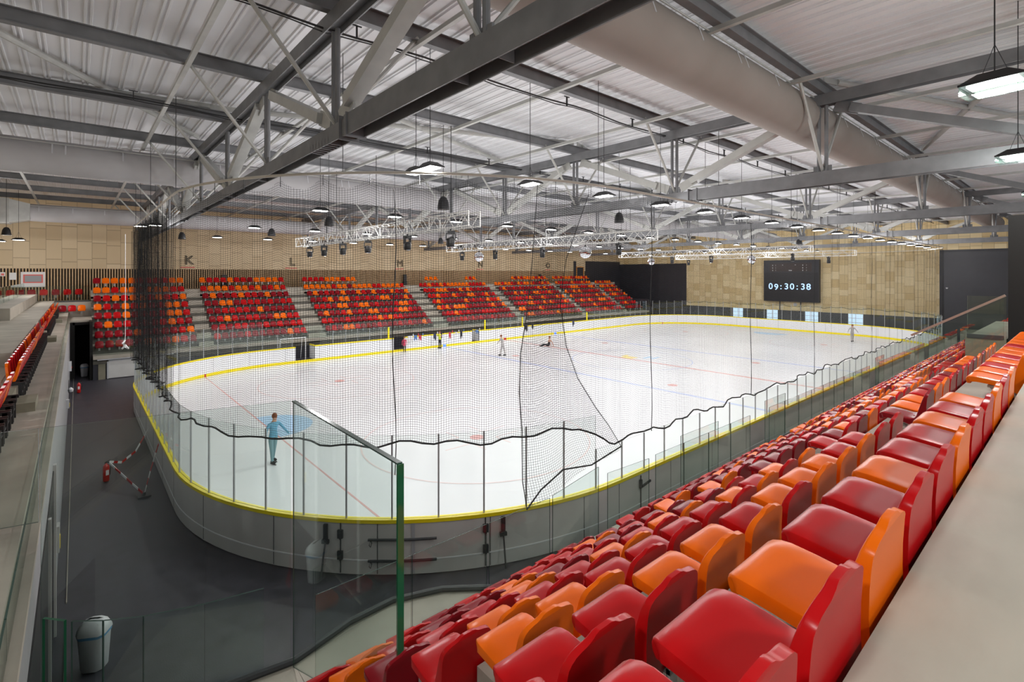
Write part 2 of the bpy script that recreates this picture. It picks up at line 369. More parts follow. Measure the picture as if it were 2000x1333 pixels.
for cx in (X0+10, X1-10):
    for cy in (YC-7, YC+7):
        ring('faceoff_circle', cx, cy, 4.5, .06, M['circle']); ring('faceoff_spot', cx, cy, .3, .3, M['redline'], fill=True)
        mb = MB()
        for sx in (-1, 1):
            for sy in (-1, 1): mb.box(cx+sx*.6, cx+sx*1.8, cy+sy*.45-.03, cy+sy*.45+.03, 0, .0045).box(cx+sx*.6-.03, cx+sx*.6+.03, cy+sy*.45, cy+sy*1.35, 0, .0045)
        mb.build('faceoff_bars', M['circle'], ice)
for cx in (X0+22.86+1.5, X0+37.14-1.5):
    for cy in (YC-7, YC+7): ring('faceoff_spot', cx, cy, .3, .3, M['redline'], fill=True)
ring('centre_circle', X0+30, YC, 4.5, .06, M['blueline']); ring('referee_crease', X0+30, Y0+.1, 3, .06, M['circle'], 0, 180)
ring('goal_crease', X0+4.03, YC, 1.8, 1.8, M['crease'], -90, 90, True); ring('goal_crease', X1-4.03, YC, 1.8, 1.8, M['crease'], 90, 270, True)
MB().box(32.3, 33.2, 23.2, 24.3, 0, .0046).box(32.9, 33.6, 24.3, 24.6, 0, .0046).build('centre_logo', M['icegold'], ice)
MB().box(33.3, 34.3, 22.6, 22.9, 0, .0046).box(33.5, 34.6, 22.1, 22.35, 0, .0046).build('centre_logo', M['crease'], ice)

# ------------------------------------------------------------ rink boards
boards = empty('rink_boards', (X0+RC, Y0, 0), 0, 'white and grey rink boards with yellow top rail round the ice', 'rink boards')
boards.location = (0, 0, 0)
gates = sorted([(s_far(13.5), s_far(12.1)), (s_far(21.0), s_far(20.0)), (s_far(28.95), s_far(28.1))])
runs = []; s = 0.0
for a, b in gates: runs.append((s, a)); s = b
runs.append((s, LP))
mi_, mo, mc, mw = MB(), MB(), MB(), MB()
for a, b in runs:
    strip(mi_, 0.0, .03, .19, 1.13, a, b); strip(mo, .09, .11, 0.0, 1.13, a, b); strip(mc, -.015, .135, 1.12, 1.20, a, b)
    strip(mo, .03, .09, .1, 1.1, a, b)
    strip(mw, .11, .118, .30, .325, a, b)
mi_.build('white_facing', M['white'], boards); mo.build('grey_facing', M['grey'], boards); mc.build('yellow_top_rail', M['yellow'], boards)
mw.build('white_line', M['white'], boards)
mk = MB(); strip(mk, -.014, .02, 0.0, .19, 0, LP); mk.build('yellow_kickplate', M['yellow'], boards)
mj = MB(); k = 0.0
while k < LP:
    strip(mj, .11, .114, .02, 1.12, k, k+.015, 1)
    if not any(a < k < b for a, b in gates): strip(mj, -.003, .0, .19, 1.12, k, k+.012, 1)
    k += 2.45
mj.build('panel_joints', M['dark'], boards)
for xm, mm in ((X0+22.86, M['blueglow']), (X0+37.14, M['blueglow']), (X0+30, M['extred']), (X0+4.3, M['extred']), (X1-4.3, M['extred'])):
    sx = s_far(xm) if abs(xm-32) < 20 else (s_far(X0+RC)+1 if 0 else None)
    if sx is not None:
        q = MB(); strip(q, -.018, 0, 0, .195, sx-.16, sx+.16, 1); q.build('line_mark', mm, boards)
# goal-line marks lie on the corners
for xm, sgn in ((X0+4, 1), (X1-4, -1)):
    a = math.acos((RC-4)/RC); ss = (s_far(X0+RC)+ (math.pi/2-math.acos(min(1, (RC-4)/RC)))*RC) if sgn > 0 else (s_far(X1-RC)-(math.pi/2-math.acos((RC-4)/RC))*RC)
    q = MB(); strip(q, -.02, 0, 0, .195, ss-.05, ss+.05, 1); q.build('line_mark', M['extred'], boards)
# gate leaves standing open behind the boards
for gx, wd in ((13.5, 1.1), (28.95, .8)):
    q = MB().box(gx-.03, gx+.05, Y1+.1, Y1+1.05, .15, 1.12).box(gx-.04, gx+.07, Y1+.08, Y1+1.07, 1.12, 1.2, 1).box(gx-.02, gx+.06, Y1+.02, Y1+.12, .1, 1.15, 2)
    q.build('gate_leaf', [M['white'], M['yellow'], M['dark']], boards)
# glass shield: one pane per metre between steel posts
pl = []; k = 0; n_ = int(LP)
shift = 0.17
for i in range(n_):
    a, b = i*LP/n_+shift, (i+1)*LP/n_+shift; xm, ym, _, _ = bp((a+b)/2)
    far = ym > Y1-.2
    if far and (19.5 < xm < 29.7 or 34.5 < xm < 44.6 or 12 < xm < 13.6): continue
    top = 3.02 if (xm < 10.3 or xm > 54) else 2.17
    pl.append((math.hypot(xm, ym), a, b, top, far))
pl.sort()
def shield_bits(pan, post, a, b, top):
    A, B = bp(a, .06), bp(b, .06); nx, ny = bp((a+b)/2)[2:]
    pan.slab([(A[0], A[1], 1.2), (B[0], B[1], 1.2), (B[0], B[1], top), (A[0], A[1], top)], .012, (nx, ny, 0), 0, 1)
    for dd in (.0, ): post.bar((A[0]+nx*.012, A[1]+ny*.012, 1.12), (A[0]+nx*.012, A[1]+ny*.012, top+.02), .035, .03, (nx, ny, 0))
rp, rq = MB(), MB()
for i, (dist, a, b, top, far) in enumerate(pl):
    if i < 100:
        p, q = MB(), MB(); shield_bits(p, q, a, b, top)
        p.build('glass_pane', [M['shield'], M['gedge2']], boards); q.build('post', M['steel'], boards)
    else: shield_bits(rp, rq, a, b, top)
rp.build('glass_pane', [M['shield'], M['gedge2']], boards, kind='stuff'); rq.build('post', M['steel'], boards, kind='stuff')
for xx in (19.56, 29.68, 34.53, 44.6):
    MB().lathe([(.07, 1.15), (.075, 1.2), (.075, 2.05), (.05, 2.12)], (xx, Y1+.06, 0), 12).build('yellow_pad', M['yellow'], boards, True)
# door hardware on the outer face of the near corner
def outer(s, z, off=.12): x, y, nx, ny = bp(s, off); return Vector((x, y, z)), Vector((nx, ny, 0))
def hinge(s):
    q = MB(); p, n = outer(s, 0)
    for z in (.88, .42): q.bar(p+Vector((0, 0, z-.09))+n*.02, p+Vector((0, 0, z+.09))+n*.02, .12, .05, n); q.tube(p+Vector((0, 0, z-.11))+n*.04, p+Vector((0, 0, z+.11))+n*.04, .015)
    q.bar(p+Vector((0, 0, .03)), p+Vector((0, 0, 1.12)), .02, .02, n)
    return q
sc = lambda x, y: (math.atan2(y-(Y0+RC), x-(X0+RC))-R(-90))*RC        # arc position of a near-corner point
def near_arc(x, y):
    a = math.atan2(y-(Y0+RC), x-(X0+RC)); a = a if a < 0 else a-2*math.pi
    return (a-R(-90))*RC
g1, g2, g3 = near_arc(4.35, 10.75), near_arc(5.6, 9.76), near_arc(6.95, 8.95)
hinge(g1).build('gate_hinge', M['dark'], boards); hinge(g3).build('gate_hinge', M['dark'], boards); 
q = MB()
for z in (.80, .34):
    for da, db in ((-.55, .5),):
        pts = [outer(g2+t, z, .19)[0] for t in (-.95, -.4, 0, .5)]; q.path(pts, .028, 8)
    p, n = outer(g2-.9, z-.1, .17); q.path([p+Vector((0, 0, .07))+n*.0, p+n*.02+Vector((.05, .03, 0)), p+Vector((0, 0, -.07)), p+Vector((-.05, -.03, 0)), p+Vector((0, 0, .07))], .008, 6)
q.build('gate_bar', M['dark'], boards)
q = MB(); p, n = outer(g2, 0); q.bar(p+Vector((0, 0, .03)), p+Vector((0, 0, 1.12)), .07, .015, n); q.build('gate_seam', M['steel'], boards)
for g in (g1-.33, g3+.4):
    q = MB(); p, n = outer(g, 0); q.bar(p+Vector((0, 0, .72))+n*.02, p+Vector((0, 0, 1.08))+n*.02, .09, .05, n); q.bar(p+Vector((0, 0, .66))+n*.03, p+Vector((0, 0, .74))+n*.03, .16, .06, n)
    q.tube(p+Vector((0, 0, .7))+n*.04, p+n*.22+Vector((0, 0, 0.02)), .02); q.build('gate_prop', M['dark'], boards)
p, n = outer(s_near(11.6), 0); q = MB(); q.bar(p+Vector((0, 0, .1))+n*.01, p+Vector((0, 0, 1.08))+n*.01, .02, .02, n).bar(p+Vector((-.03, 0, .75))+n*.03, p+Vector((-.03, 0, .98))+n*.03, .08, .05, n)
q.bar(p+Vector((0, 0, .8))+n*.06, p+Vector((.38, 0, .86))+n*.06, .05, .04, n).tube(p+Vector((.15, 0, .18))+n*.04, p+Vector((.34, 0, .02))+n*.3, .025); q.build('gate_latch', M['dark'], boards)

# ------------------------------------------------------------ stands
def Tn(k): return H-1.055-.557*(k+1)                      # tread under near row k (k = 0 topmost)
WALK = Tn(-1); YE = .42; TD = .79
def yk(k): return YE+TD*k
NX0, NX1 = 2.12, 60.0
AIS = [(6.30, 7.28), (14.05, 15.30), (25.55, 26.95), (36.2, 37.4), (46.8, 48.0), (54.9, 55.9)]
# near terrace: walkway and seven treads
mb = MB(); mb.box(-.6, 13.9, YN, YE, WALK-.3, WALK).box(13.9, 62, YN, YE, WALK-.3, WALK); mb.build('floor_upper', M['walk'], kind='structure')
mb = MB()
for k in range(7):
    ya, yb = yk(k), yk(k+1) if k < 6 else 5.16
    z = Tn(k); mb.box(NX0-.02, NX1, ya, ya+TD+.001, z-.557, z)
mb.box(NX0-.02, NX1, yk(0)-.02, yk(0), Tn(0)-.3, WALK-.02)
poly = [(2.07, yk(7)-.02), (9.42, yk(7)-.02), (9.42, 6.13), (4.95, 6.13), (4.3, 6.67), (3.58, 6.93), (2.9, 6.9), (2.09, 6.67)]
mb.prism(poly, 1.42, Tn(6)); mb.box(9.42, NX1, yk(7)-.02, 6.13, 1.42, Tn(6))
mb.prism([(2.09, 6.67), (2.07, yk(6)), (-.08, yk(6)), (-.08, 7.0)], 1.42, Tn(6))
mb.box(2.15, NX1, .5, 5.0, -.02, 1.06)
mb.build('floor_terrace_near', M['concrete'], kind='structure')
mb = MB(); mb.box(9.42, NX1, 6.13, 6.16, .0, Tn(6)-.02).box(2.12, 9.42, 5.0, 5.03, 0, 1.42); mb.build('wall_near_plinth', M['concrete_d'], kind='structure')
mb = MB()
for a, b in AIS:
    for k in range(0, 7): mb.box(a+.04, b-.04, yk(k)-.0, yk(k)+.36, Tn(k), Tn(k)+.28)
mb.build('floor_aisle_steps', M['concrete'], kind='structure')
# concrete stairwell block beyond the second block of seats
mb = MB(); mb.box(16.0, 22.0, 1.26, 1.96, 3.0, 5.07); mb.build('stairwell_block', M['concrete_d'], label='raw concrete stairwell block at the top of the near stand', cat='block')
MB().box(16.0, 17.6, -1.2, 1.23, 4.96, 7.9).build('column_dark', M['darkpanel'], label='tall black clad pier behind the seats at the upper walkway', cat='pier')

# seat: one moulded shell, pan front towards +Y, back at y = 0, origin on the tread
def seat_mesh(name, m, fine=True):
    # (y, z, tangent angle, half width, thickness)
    ps = [(.450, .415, -88, .170, .030), (.457, .440, -95, .176, .034), (.459, .462, -112, .178, .038), (.452, .482, -140, .182, .048), (.436, .493, -165, .192, .058), (.408, .498, -178, .204, .058), (.37, .498, -181, .210, .054), (.28, .488, -184, .212, .052),
          (.20, .477, -183, .212, .052), (.150, .476, -176, .211, .070), (.114, .490, -150, .210, .150), (.093, .525, -122, .210, .112), (.078, .58, -104, .209, .078),
          (.058, .655, -100, .207, .058), (.041, .715, -100, .205, .045), (.031, .748, -101, .200, .038), (.024, .768, -101, .188, .035), (.019, .783, -100, .166, .032), (.016, .792, -98, .136, .031), (.014, .797, -96, .106, .030), (.013, .802, -95, .084, .028), (.011, .809, -94, .070, .027), (.010, .815, -92, .058, .025), (.009, .819, -90, .036, .023)]
    if not fine: ps = [ps[i] for i in (0, 3, 6, 9, 11, 14, 17, 22)]
    n = 12 if fine else 6; vs = []; fs = []
    for (y, z, a, hw, th) in ps:
        ty, tz = math.cos(R(a)), -math.sin(R(a)) ; ny, nz = -tz, ty     # surface side
        # inner (sitting) surface at the given point, body extends behind it
        for j in range(n):
            if fine:
                q = [(-.985, .05), (-.95, .0), (-.5, 0), (.5, 0), (.95, 0), (.985, .05), (1, .22), (1, 1), (.93, 1), (-.93, 1), (-1, 1), (-1, .22)][j]
            else: q = [(-1, .15), (-.95, 0), (.95, 0), (1, .15), (.95, 1), (-.95, 1)][j]
            e = 0
            off = -(q[1]*th+e)
            vs.append((q[0]*hw, y+NRM(a)[0]*off, z+NRM(a)[1]*off))
    for i in range(len(ps)-1):
        for j in range(n):
            j2 = (j+1) % n; fs.append((i*n+j, i*n+j2, (i+1)*n+j2, (i+1)*n+j))
    fs.append(tuple(range(n))); fs.append(tuple((len(ps)-1)*n+j for j in range(n))[::-1])
    return MB().add(vs, fs)
def NRM(a):
    """outward normal (y, z) of the sitting surface for travel direction a: pan runs towards -y (a=-180) with normal up"""
    # direction of travel: a=-180 -> (-1,0); a=-90 -> (0,1) going up the back ; a=-88 start -> going up at the lip
    # for the lip (first two stations) the surface faces +y; for the back it faces +y too
    t = (math.cos(R(a)), -math.sin(R(a)))      # (-1, 0) for -180, (0, 1) for -90
    return (t[1], -t[0])                       # (0, 1) for -180, (1, 0) for -90
SEAT = {}
for cn in ('orange', 'red', 'maroon'):
    SEAT[cn] = seat_mesh('seat_shell', M[cn]).mesh('seat_shell', M[cn], True)
BRK = MB().box(-.03, .03, .0, .30, .37, .395).box(-.03, .03, -.0, .02, .12, .41).tube((0, .28, .38), (0, .03, .16), .015).box(-.12, .12, .06, .10, .385, .41).mesh('seat_bracket', M['steel'])
CAP = MB().lathe([(.028, 0), (.028, .004), (.020, .007), (.019, .004)], (0, .13, .474), 16).mesh('screw_cap', M['red'], True)
COLN = {'orange': 'orange', 'red': 'red', 'maroon': 'dark red'}
ROWN = ['top', 'second-highest', 'third-highest', 'middle', 'third-lowest', 'second-lowest', 'lowest']
FIX = {0: 'rrorrorroro', 1: 'rrroorooorr', 2: 'rroorrrroro', 3: 'rrrorroromr', 4: 'mrmrromrmrm', 5: 'orormmorrom', 6: 'mrrormrmrrm'}
blocks = []; edges = [1.0]+[v for a in AIS for v in a]+[60.0]
for i in range(0, len(edges), 2): blocks.append((edges[i], edges[i+1]))
BLN = ['nearest block', 'second block', 'third block', 'fourth block', 'fifth block', 'sixth block', 'last block']
seats = []
for k in range(7):
    for bi, (a, b) in enumerate(blocks):
        if bi == 0: xs = [6.03-.5*i for i in range(11)]; xs = [x for x in xs if x > (.4 if k == 0 else .9 if k == 1 else 1.9)][::-1]
        else:
            n = int((b-a-.02)/.5); x_ = a+.27; xs = [x_+.5*i for i in range(n)]
        if k < 2 and bi >= 2: continue
        for i, x in enumerate(xs):
            if bi == 0: cn = {'r': 'red', 'o': 'orange', 'm': 'maroon'}[FIX[k][min(10, max(0, int(round((x-1.03)/.5))))]]
            else:
                po = (.47, .34, .27, .25, .24, .24, .24)[k]; u = rnd.random(); cn = 'orange' if u < po else ('red' if u < po+.36 else 'maroon')
            seats.append((math.hypot(x, yk(k))+0*k, k, bi, i, x, cn))
seats.sort()
far_rows = []
def put_seat(x, y, z, rz, cn, label, group, parts=True):
    o = mesh_obj('stadium_seat', SEAT[cn], None, (x, y, z), rz, label=label, cat='seat', group=group)
    if parts:
        mesh_obj('mounting_bracket', BRK, o)
        c = mesh_obj('screw_cap', CAP, o); c.material_slots[0].link = 'OBJECT'; c.material_slots[0].material = M[cn]
    return o
rest = []
for n_i, (dist, k, bi, i, x, cn) in enumerate(seats):
    if n_i < 300:
        put_seat(x, yk(k)+.02, Tn(k), 0, cn, '%s plastic seat, %s along the %s row of the %s' % (COLN[cn], nth(i+1), ROWN[k], BLN[bi]), 'moulded seats on the near stand', n_i < 200)
    else: rest.append((x, yk(k)+.02, Tn(k), 0, cn))

# far terrace
FT0, FDY, FDZ = 1.49, .88, .55
FYB = 41.15                                   # back of front row
def fz(j): return FT0+FDZ*j
mb = MB()
for j in range(7):
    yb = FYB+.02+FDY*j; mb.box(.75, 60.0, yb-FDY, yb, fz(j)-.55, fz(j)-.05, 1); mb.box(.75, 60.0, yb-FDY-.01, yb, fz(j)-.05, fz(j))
mb.box(.75, 60.5, FYB+FDY*6+.02, YW, fz(7)-.4, fz(7))
mb.box(.75, 60, 40.1, FYB-FDY+.03, FT0-.22, FT0)
mb.build('floor_terrace_far', [M['concrete'], M['risershade']], kind='structure')
MB().box(.75, 60, 40.35, 40.5, -.02, FT0-.22).box(60.0, 60.3, 40.3, YW, 0, 3.0).build('wall_far_plinth', M['slate'], kind='structure')
mb = MB()
for a, b in AIS[:0]+[(6.45, 7.35), (13.95, 15.35), (25.55, 27.2), (36.2, 37.4), (46.8, 47.7), (55.0, 55.8)]:
    for j in range(1, 8): mb.box(a, b, FYB+FDY*(j-1)-.36+.02, FYB+FDY*(j-1)+.02, fz(j-1), fz(j-1)+.27)
mb.build('floor_aisle_steps_far', M['concrete'], kind='structure')
FB = [(.80, 6.45), (7.35, 13.95), (15.35, 25.55), (27.2, 36.2), (37.4, 46.8), (47.7, 55.0), (55.8, 59.6)]
for j in range(8):
    for a, b in FB:
        if j == 7:
            if a > 26 and a < 30: rng = [(28.2, 30.0), (33.5, 35.2)]
            elif a > 15 and a < 20: rng = [(15.4, 20.6)]
            elif a > 37 and a < 38: rng = [(40.5, 46.7)]
            else: rng = [(a, b)]
            if a > 55: continue
        else: rng = [(a, b)]
        for (c, d_) in rng:
            n = int((d_-c)/.5)
            for i in range(n):
                u = rnd.random(); po = .62 if j >= 6 else .24 if j > 1 else .10
                cn = 'orange' if u < po else ('red' if u < po+.3 else 'maroon')
                rest.append((c+.27+i*(d_-c-.1)/n, FYB+FDY*j if j < 7 else FYB+FDY*6+.55, fz(j) if j < 7 else fz(7)+.12, math.pi, cn))
for i_ in range(3): rest.append((-.75+.5*i_, 45.5, 3.62, math.pi, ('maroon', 'red', 'orange', 'orange')[i_]))
for i_ in range(6): rest.append((-3.0+.62*i_, 48.2, 4.66, math.pi, ('maroon', 'maroon', 'red', 'maroon', 'red', 'red')[i_]))
# everything beyond the three hundred nearest seats
proto = seat_mesh('s', None, False)
mb = MB(); ci = {'orange': 0, 'red': 1, 'maroon': 2}
for (x, y, z, rz, cn) in rest:
    sg = -1 if rz else 1
    mb.add([(x+sg*v[0], y+sg*v[1], z+v[2]) for v in proto.v], proto.f, ci[cn])
    mb.add([(x-.05, y+sg*.02, z+.2), (x+.05, y+sg*.02, z+.2), (x+.05, y+sg*.06, z+.46), (x-.05, y+sg*.06, z+.46)], [(0, 1, 2, 3)], 3)
mb.build('stadium_seats', [M['orange'], M['red'], M['maroon'], M['steel']], None, True, label='rows of red and orange seats filling the far stand and distant rows', cat='seats', kind='stuff')

# ------------------------------------------------------------ left stand (behind the near end of the ice)
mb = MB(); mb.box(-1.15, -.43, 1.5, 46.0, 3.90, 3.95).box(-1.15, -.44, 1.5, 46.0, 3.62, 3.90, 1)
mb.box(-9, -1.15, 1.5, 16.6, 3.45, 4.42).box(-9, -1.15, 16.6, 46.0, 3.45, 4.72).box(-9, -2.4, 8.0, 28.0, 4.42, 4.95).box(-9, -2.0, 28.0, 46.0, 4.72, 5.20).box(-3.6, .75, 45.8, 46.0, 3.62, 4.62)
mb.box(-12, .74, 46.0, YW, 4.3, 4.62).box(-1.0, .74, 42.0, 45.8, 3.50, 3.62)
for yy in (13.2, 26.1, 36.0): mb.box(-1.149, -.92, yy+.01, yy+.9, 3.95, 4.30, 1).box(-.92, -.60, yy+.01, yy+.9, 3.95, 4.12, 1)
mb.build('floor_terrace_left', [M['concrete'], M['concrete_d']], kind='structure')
mb = MB(); mb.box(-.60, -.33, 1.5, 41.6, -.02, 3.62); mb.build('wall_corridor', M['cwall'], kind='structure')
mb = MB(); mb.box(-.50, -.32, 1.5, 41.7, 3.62, 3.70).box(-.165, -.15, 9.5, 12.0, -.02, .004).box(-.165, -.15, 13.4, 41.6, -.02, .004); mb.build('trim_3', M['concrete'], kind='structure')
mb = MB(); mb.box(-.345, -.315, 6.0, 12.3, -.02, 3.0); mb.build('door_2', M['black'], kind='structure')
mb = MB(); mb.box(-.325, -.28, 12.3, 12.42, -.02, 3.1).box(-.325, -.28, 9.9, 9.98, -.02, 3.0); mb.build('trim_4', M['grey'], kind='structure')
# far passage under the stand
mb = MB(); mb.box(-.4, -.1, 41.6, 44.5, -.02, 3.5).box(-.2, .74, 44.5, 44.7, -.02, 3.6).box(.60, .74, 40.5, 44.5, -.02, 3.6).box(-.2, .74, 41.6, 44.6, 3.35, 3.5)
mb.build('wall_passage', M['darkpanel'], kind='structure')
MB().box(.95, 4.9, 40.15, 40.36, 1.20, 1.45).build('trim_5', M['white'], kind='structure')
MB().box(1.0, 1.35, 40.3, 40.4, -.02, 1.2).build('wall_pier', M['concrete_d'], kind='structure')
o = MB().box(1.5, 4.4, 40.28, 40.34, .02, 1.08).box(1.42, 1.5, 40.26, 40.34, 0, 1.15, 1).box(1.42, 4.48, 40.26, 40.34, 1.08, 1.15, 1).build('door_3', [M['grey'], M['steel']], kind='structure')
# tip-up seats: back and raised pan on a black bracket, all in one row under the orange rail
def tip_seat():
    me = {}
    b = MB(); 
    pr = [(-.20, .42), (-.21, .62), (-.19, .74), (-.12, .81), (.12, .81), (.19, .74), (.21, .62), (.20, .42)]
    vs = [(p[0], .02-.10*(p[1]-.42), p[1]) for p in pr]+[(p[0], -.02-.10*(p[1]-.42), p[1]) for p in pr]; n = len(pr)
    b.add(vs, [tuple(range(n)), tuple(range(n, 2*n))[::-1]]+[(i, (i+1) % n, n+(i+1) % n, n+i) for i in range(n)])
    pan = MB(); pr2 = [(-.19, .44), (-.19, .80), (-.14, .85), (.14, .85), (.19, .80), (.19, .44)]; n = len(pr2)
    vs = [(p[0], .10+.22*(p[1]-.44), p[1]) for p in pr2]+[(p[0], .055+.22*(p[1]-.44), p[1]) for p in pr2]
    pan.add(vs, [tuple(range(n)), tuple(range(n, 2*n))[::-1]]+[(i, (i+1) % n, n+(i+1) % n, n+i) for i in range(n)])
    br = MB().box(-.21, -.17, -.02, .24, .36, .42).box(.17, .21, -.02, .24, .36, .42).box(-.21, -.17, .14, .20, .0, .40).box(.17, .21, .14, .20, 0, .40).box(-.2, .2, .14, .19, .16, .19)
    return b, pan, br
tb, tp, tr_ = tip_seat()
TB = {c: tb.mesh('seat_back', M[c]) for c in ('orange', 'red', 'maroon')}; TP = {c: tp.mesh('seat_pan', M[c]) for c in ('orange', 'red', 'maroon')}; TRM = tr_.mesh('seat_frame', M['black'])
ti = 0
for bi, (ya, yb, nm) in enumerate(((7.4, 12.9, 'nearest'), (14.2, 25.6, 'second'), (27.2, 35.6, 'third'), (37.0, 41.5, 'farthest'))):
    y = ya+.25; i = 0
    while y < yb:
        i += 1; u = rnd.random(); cn = 'orange' if u < .34 else 'red' if u < .8 else 'maroon'
        o = empty('tip_up_seat', (-1.04, y, 3.95), -math.pi/2, '%s tip-up seat on black frame, %s in the %s group beside the corridor wall' % (COLN[cn], nth(i), nm), 'seat', 'tip-up seats on the side stand')
        mesh_obj('backrest', TB[cn], o); mesh_obj('seat_pan', TP[cn], o); mesh_obj('frame', TRM, o)
        y += .50
M['railred'] = mat('rail_red_matt', (0.55, 0.05, 0.015), 0.65)
for (ya, yb) in ((7.4, 12.9), (14.2, 25.6)):
    MB().bar((-.865, ya, 4.74), (-.865, yb, 4.74), .02, .035).build('seat_rail', M['railred'], label='red rail along the %s group of tip-up seats' % ('nearest' if ya < 10 else 'second'), cat='rail')

# ------------------------------------------------------------ glass balustrades
def balustrade(name, pts, zb, zt, label, edge=1, th=.018, rail=None, step=None, shoe=True, post=False, zbt=None):
    """panes standing on pts (x, y); zb, zt numbers or lists"""
    root = empty(name, (pts[0][0], pts[0][1], zb if not isinstance(zb, list) else zb[0]), 0, label, 'glass balustrade'); L0 = Vector(root.location)
    for i in range(len(pts)-1):
        a, b = Vector((*pts[i], 0)), Vector((*pts[i+1], 0)); L = (b-a).length; n = max(1, int(round(L/step))) if step else 1
        za, zb2 = (zb[i], zb[i+1]) if isinstance(zb, list) else (zb, zb); ta, tb2 = (zt[i], zt[i+1]) if isinstance(zt, list) else (zt, zt)
        d = (b-a).normalized(); nr = Vector((-d.y, d.x, 0))
        for k in range(n):
            f0, f1 = k/n, (k+1)/n; p, q = a.lerp(b, f0)+d*(.008 if k else 0), a.lerp(b, f1)-d*.008
            z0, z1 = za+(zb2-za)*f0, za+(zb2-za)*f1; t0, t1 = ta+(tb2-ta)*f0, ta+(tb2-ta)*f1
            MB().slab([Vector((p.x, p.y, z0))-L0, Vector((q.x, q.y, z1))-L0, Vector((q.x, q.y, t1))-L0, Vector((p.x, p.y, t0))-L0], th, nr, 0, 1).build('glass_pane', [M['glass'], M['gedge'] if edge == 1 else M['gedge2']], root)
        if shoe:
            MB().bar(Vector((a.x, a.y, za+.03))-L0, Vector((b.x, b.y, zb2+.03))-L0, .06, .10).build('base_channel', M['dark'], root)
    return root
# tall guard at the open end of the near stand
balustrade('guard_glass', [(2.06, 3.82), (2.06, 6.58)], [2.73, 1.62], 4.97, 'tall clear glass guard with thick green edge at the end of the near stand', 2, .014, shoe=False).name = 'guard_glass'
GG = [o for o in bpy.data.objects if o.name.startswith('guard_glass')][0]
MB().box(-.032, .026, -.022, .0, -.0, 2.24).build('green_edge', M['gedge'], GG)
MB().box(-.026, .022, .0, 2.74, 2.235, 2.25).build('top_edge', M['gedge2'], GG)
balustrade('guard_glass', [(2.04, 6.62), (-.29, 7.14)], 1.62, 4.97, 'tall clear glass guard over the dark corridor, meeting the green-edged pane', 2, .014, shoe=False)
MB().path([(-.05, 6.98, 1.66), (1.48, 6.72, 1.66), (2.09, 6.62, 1.66), (2.9, 6.85, 1.66), (3.58, 6.88, 1.66), (4.3, 6.62, 1.66), (4.9, 6.15, 1.66)], .045, 8).build('edge_channel', M['dark'], label='dark metal channel along the curved platform edge under the guard glass', cat='channel')
balustrade('guard_glass', [(-.30, 7.14), (-1.1, 7.32)], 4.0, 4.97, 'clear glass guard continuing above the corridor wall and side walkway', 2, .02, shoe=False)
arc = [(1.75, 6.72), (1.14, 6.86), (.57, 7.07), (.22, 7.28), (-.05, 7.5)]
balustrade('curved_balustrade', arc, 1.62, 2.67, 'low curved glass balustrade above the white waste bin', 2, .022, shoe=False)
balustrade('curved_balustrade', [(-.10, 7.56), (-.29, 7.78)], 1.62, 2.67, 'short curved glass balustrade against the corridor wall top', 1, .03, shoe=False)
balustrade('front_balustrade', [(4.9, 6.2), (6.26, 6.2)], 1.30, 2.65, 'glass front rail below the lowest seats, nearest stretch', 2, .014, step=1.12, shoe=False)
balustrade('front_balustrade', [(2.2, 6.2), (4.86, 6.2)], 1.45, 2.65, 'glass front rail below the lowest seats beside the tall guard', 2, .014, step=1.3, shoe=False)
for (a, b, zt, nm) in ((6.35, 7.75, 2.80, 'low glass screen standing at the first gate, nearer pane'), (7.85, 9.3, 2.62, 'low glass screen standing at the first gate, farther pane')):
    pass
lab = ['second stretch, beyond the first aisle', 'third stretch, before the second aisle', 'fourth stretch along the ice', 'fifth stretch along the ice', 'sixth stretch, nearest the end wall']
for i, (a, b) in enumerate(((9.45, 14.05), (15.3, 25.5), (26.9, 36.2), (37.4, 46.8), (48.0, 59.5))):
    balustrade('front_balustrade', [(a, 6.16), (b, 6.16)], Tn(6)-.05, 2.66, 'glass front rail below the lowest seats, '+lab[i], 2, .014, step=1.15 if a < 26 else 2.3)
for i, (a, ya_, b, yb_, z2) in enumerate(((6.30, 6.18, 7.95, 6.5, 2.68), (7.98, 6.3, 9.3, 6.22, 2.60), (10.6, 6.24, 12.4, 6.24, 2.80), (15.2, 6.24, 16.7, 6.24, 2.85), (26.7, 6.24, 28.1, 6.24, 2.85))):
    balustrade('gate_screen', [(a, ya_), (b, yb_)], Tn(6)-.6, z2, 'free-standing glass gate screen in the front rail, %s from the guard glass' % nth(i+1), 2, .014, shoe=False)
# glass stair rail at the second aisle and glass on the stairwell block
sr = balustrade('stair_balustrade', [(14.02, 1.10), (14.02, 2.50)], [5.05, 4.30], [6.12, 5.22], 'glass stair rail with brown handrail at the second aisle', 1, .03, shoe=False)
MB().bar(Vector((14.06, 1.12, 6.14))-sr.location, Vector((14.06, 2.62, 5.20))-sr.location, .05, .045).build('handrail', M['handrail'], sr)
balustrade('stairwell_balustrade', [(16.02, 1.30), (16.02, 1.93)], 5.07, 6.05, 'glass screen on top of the concrete stairwell block', 1, .03)
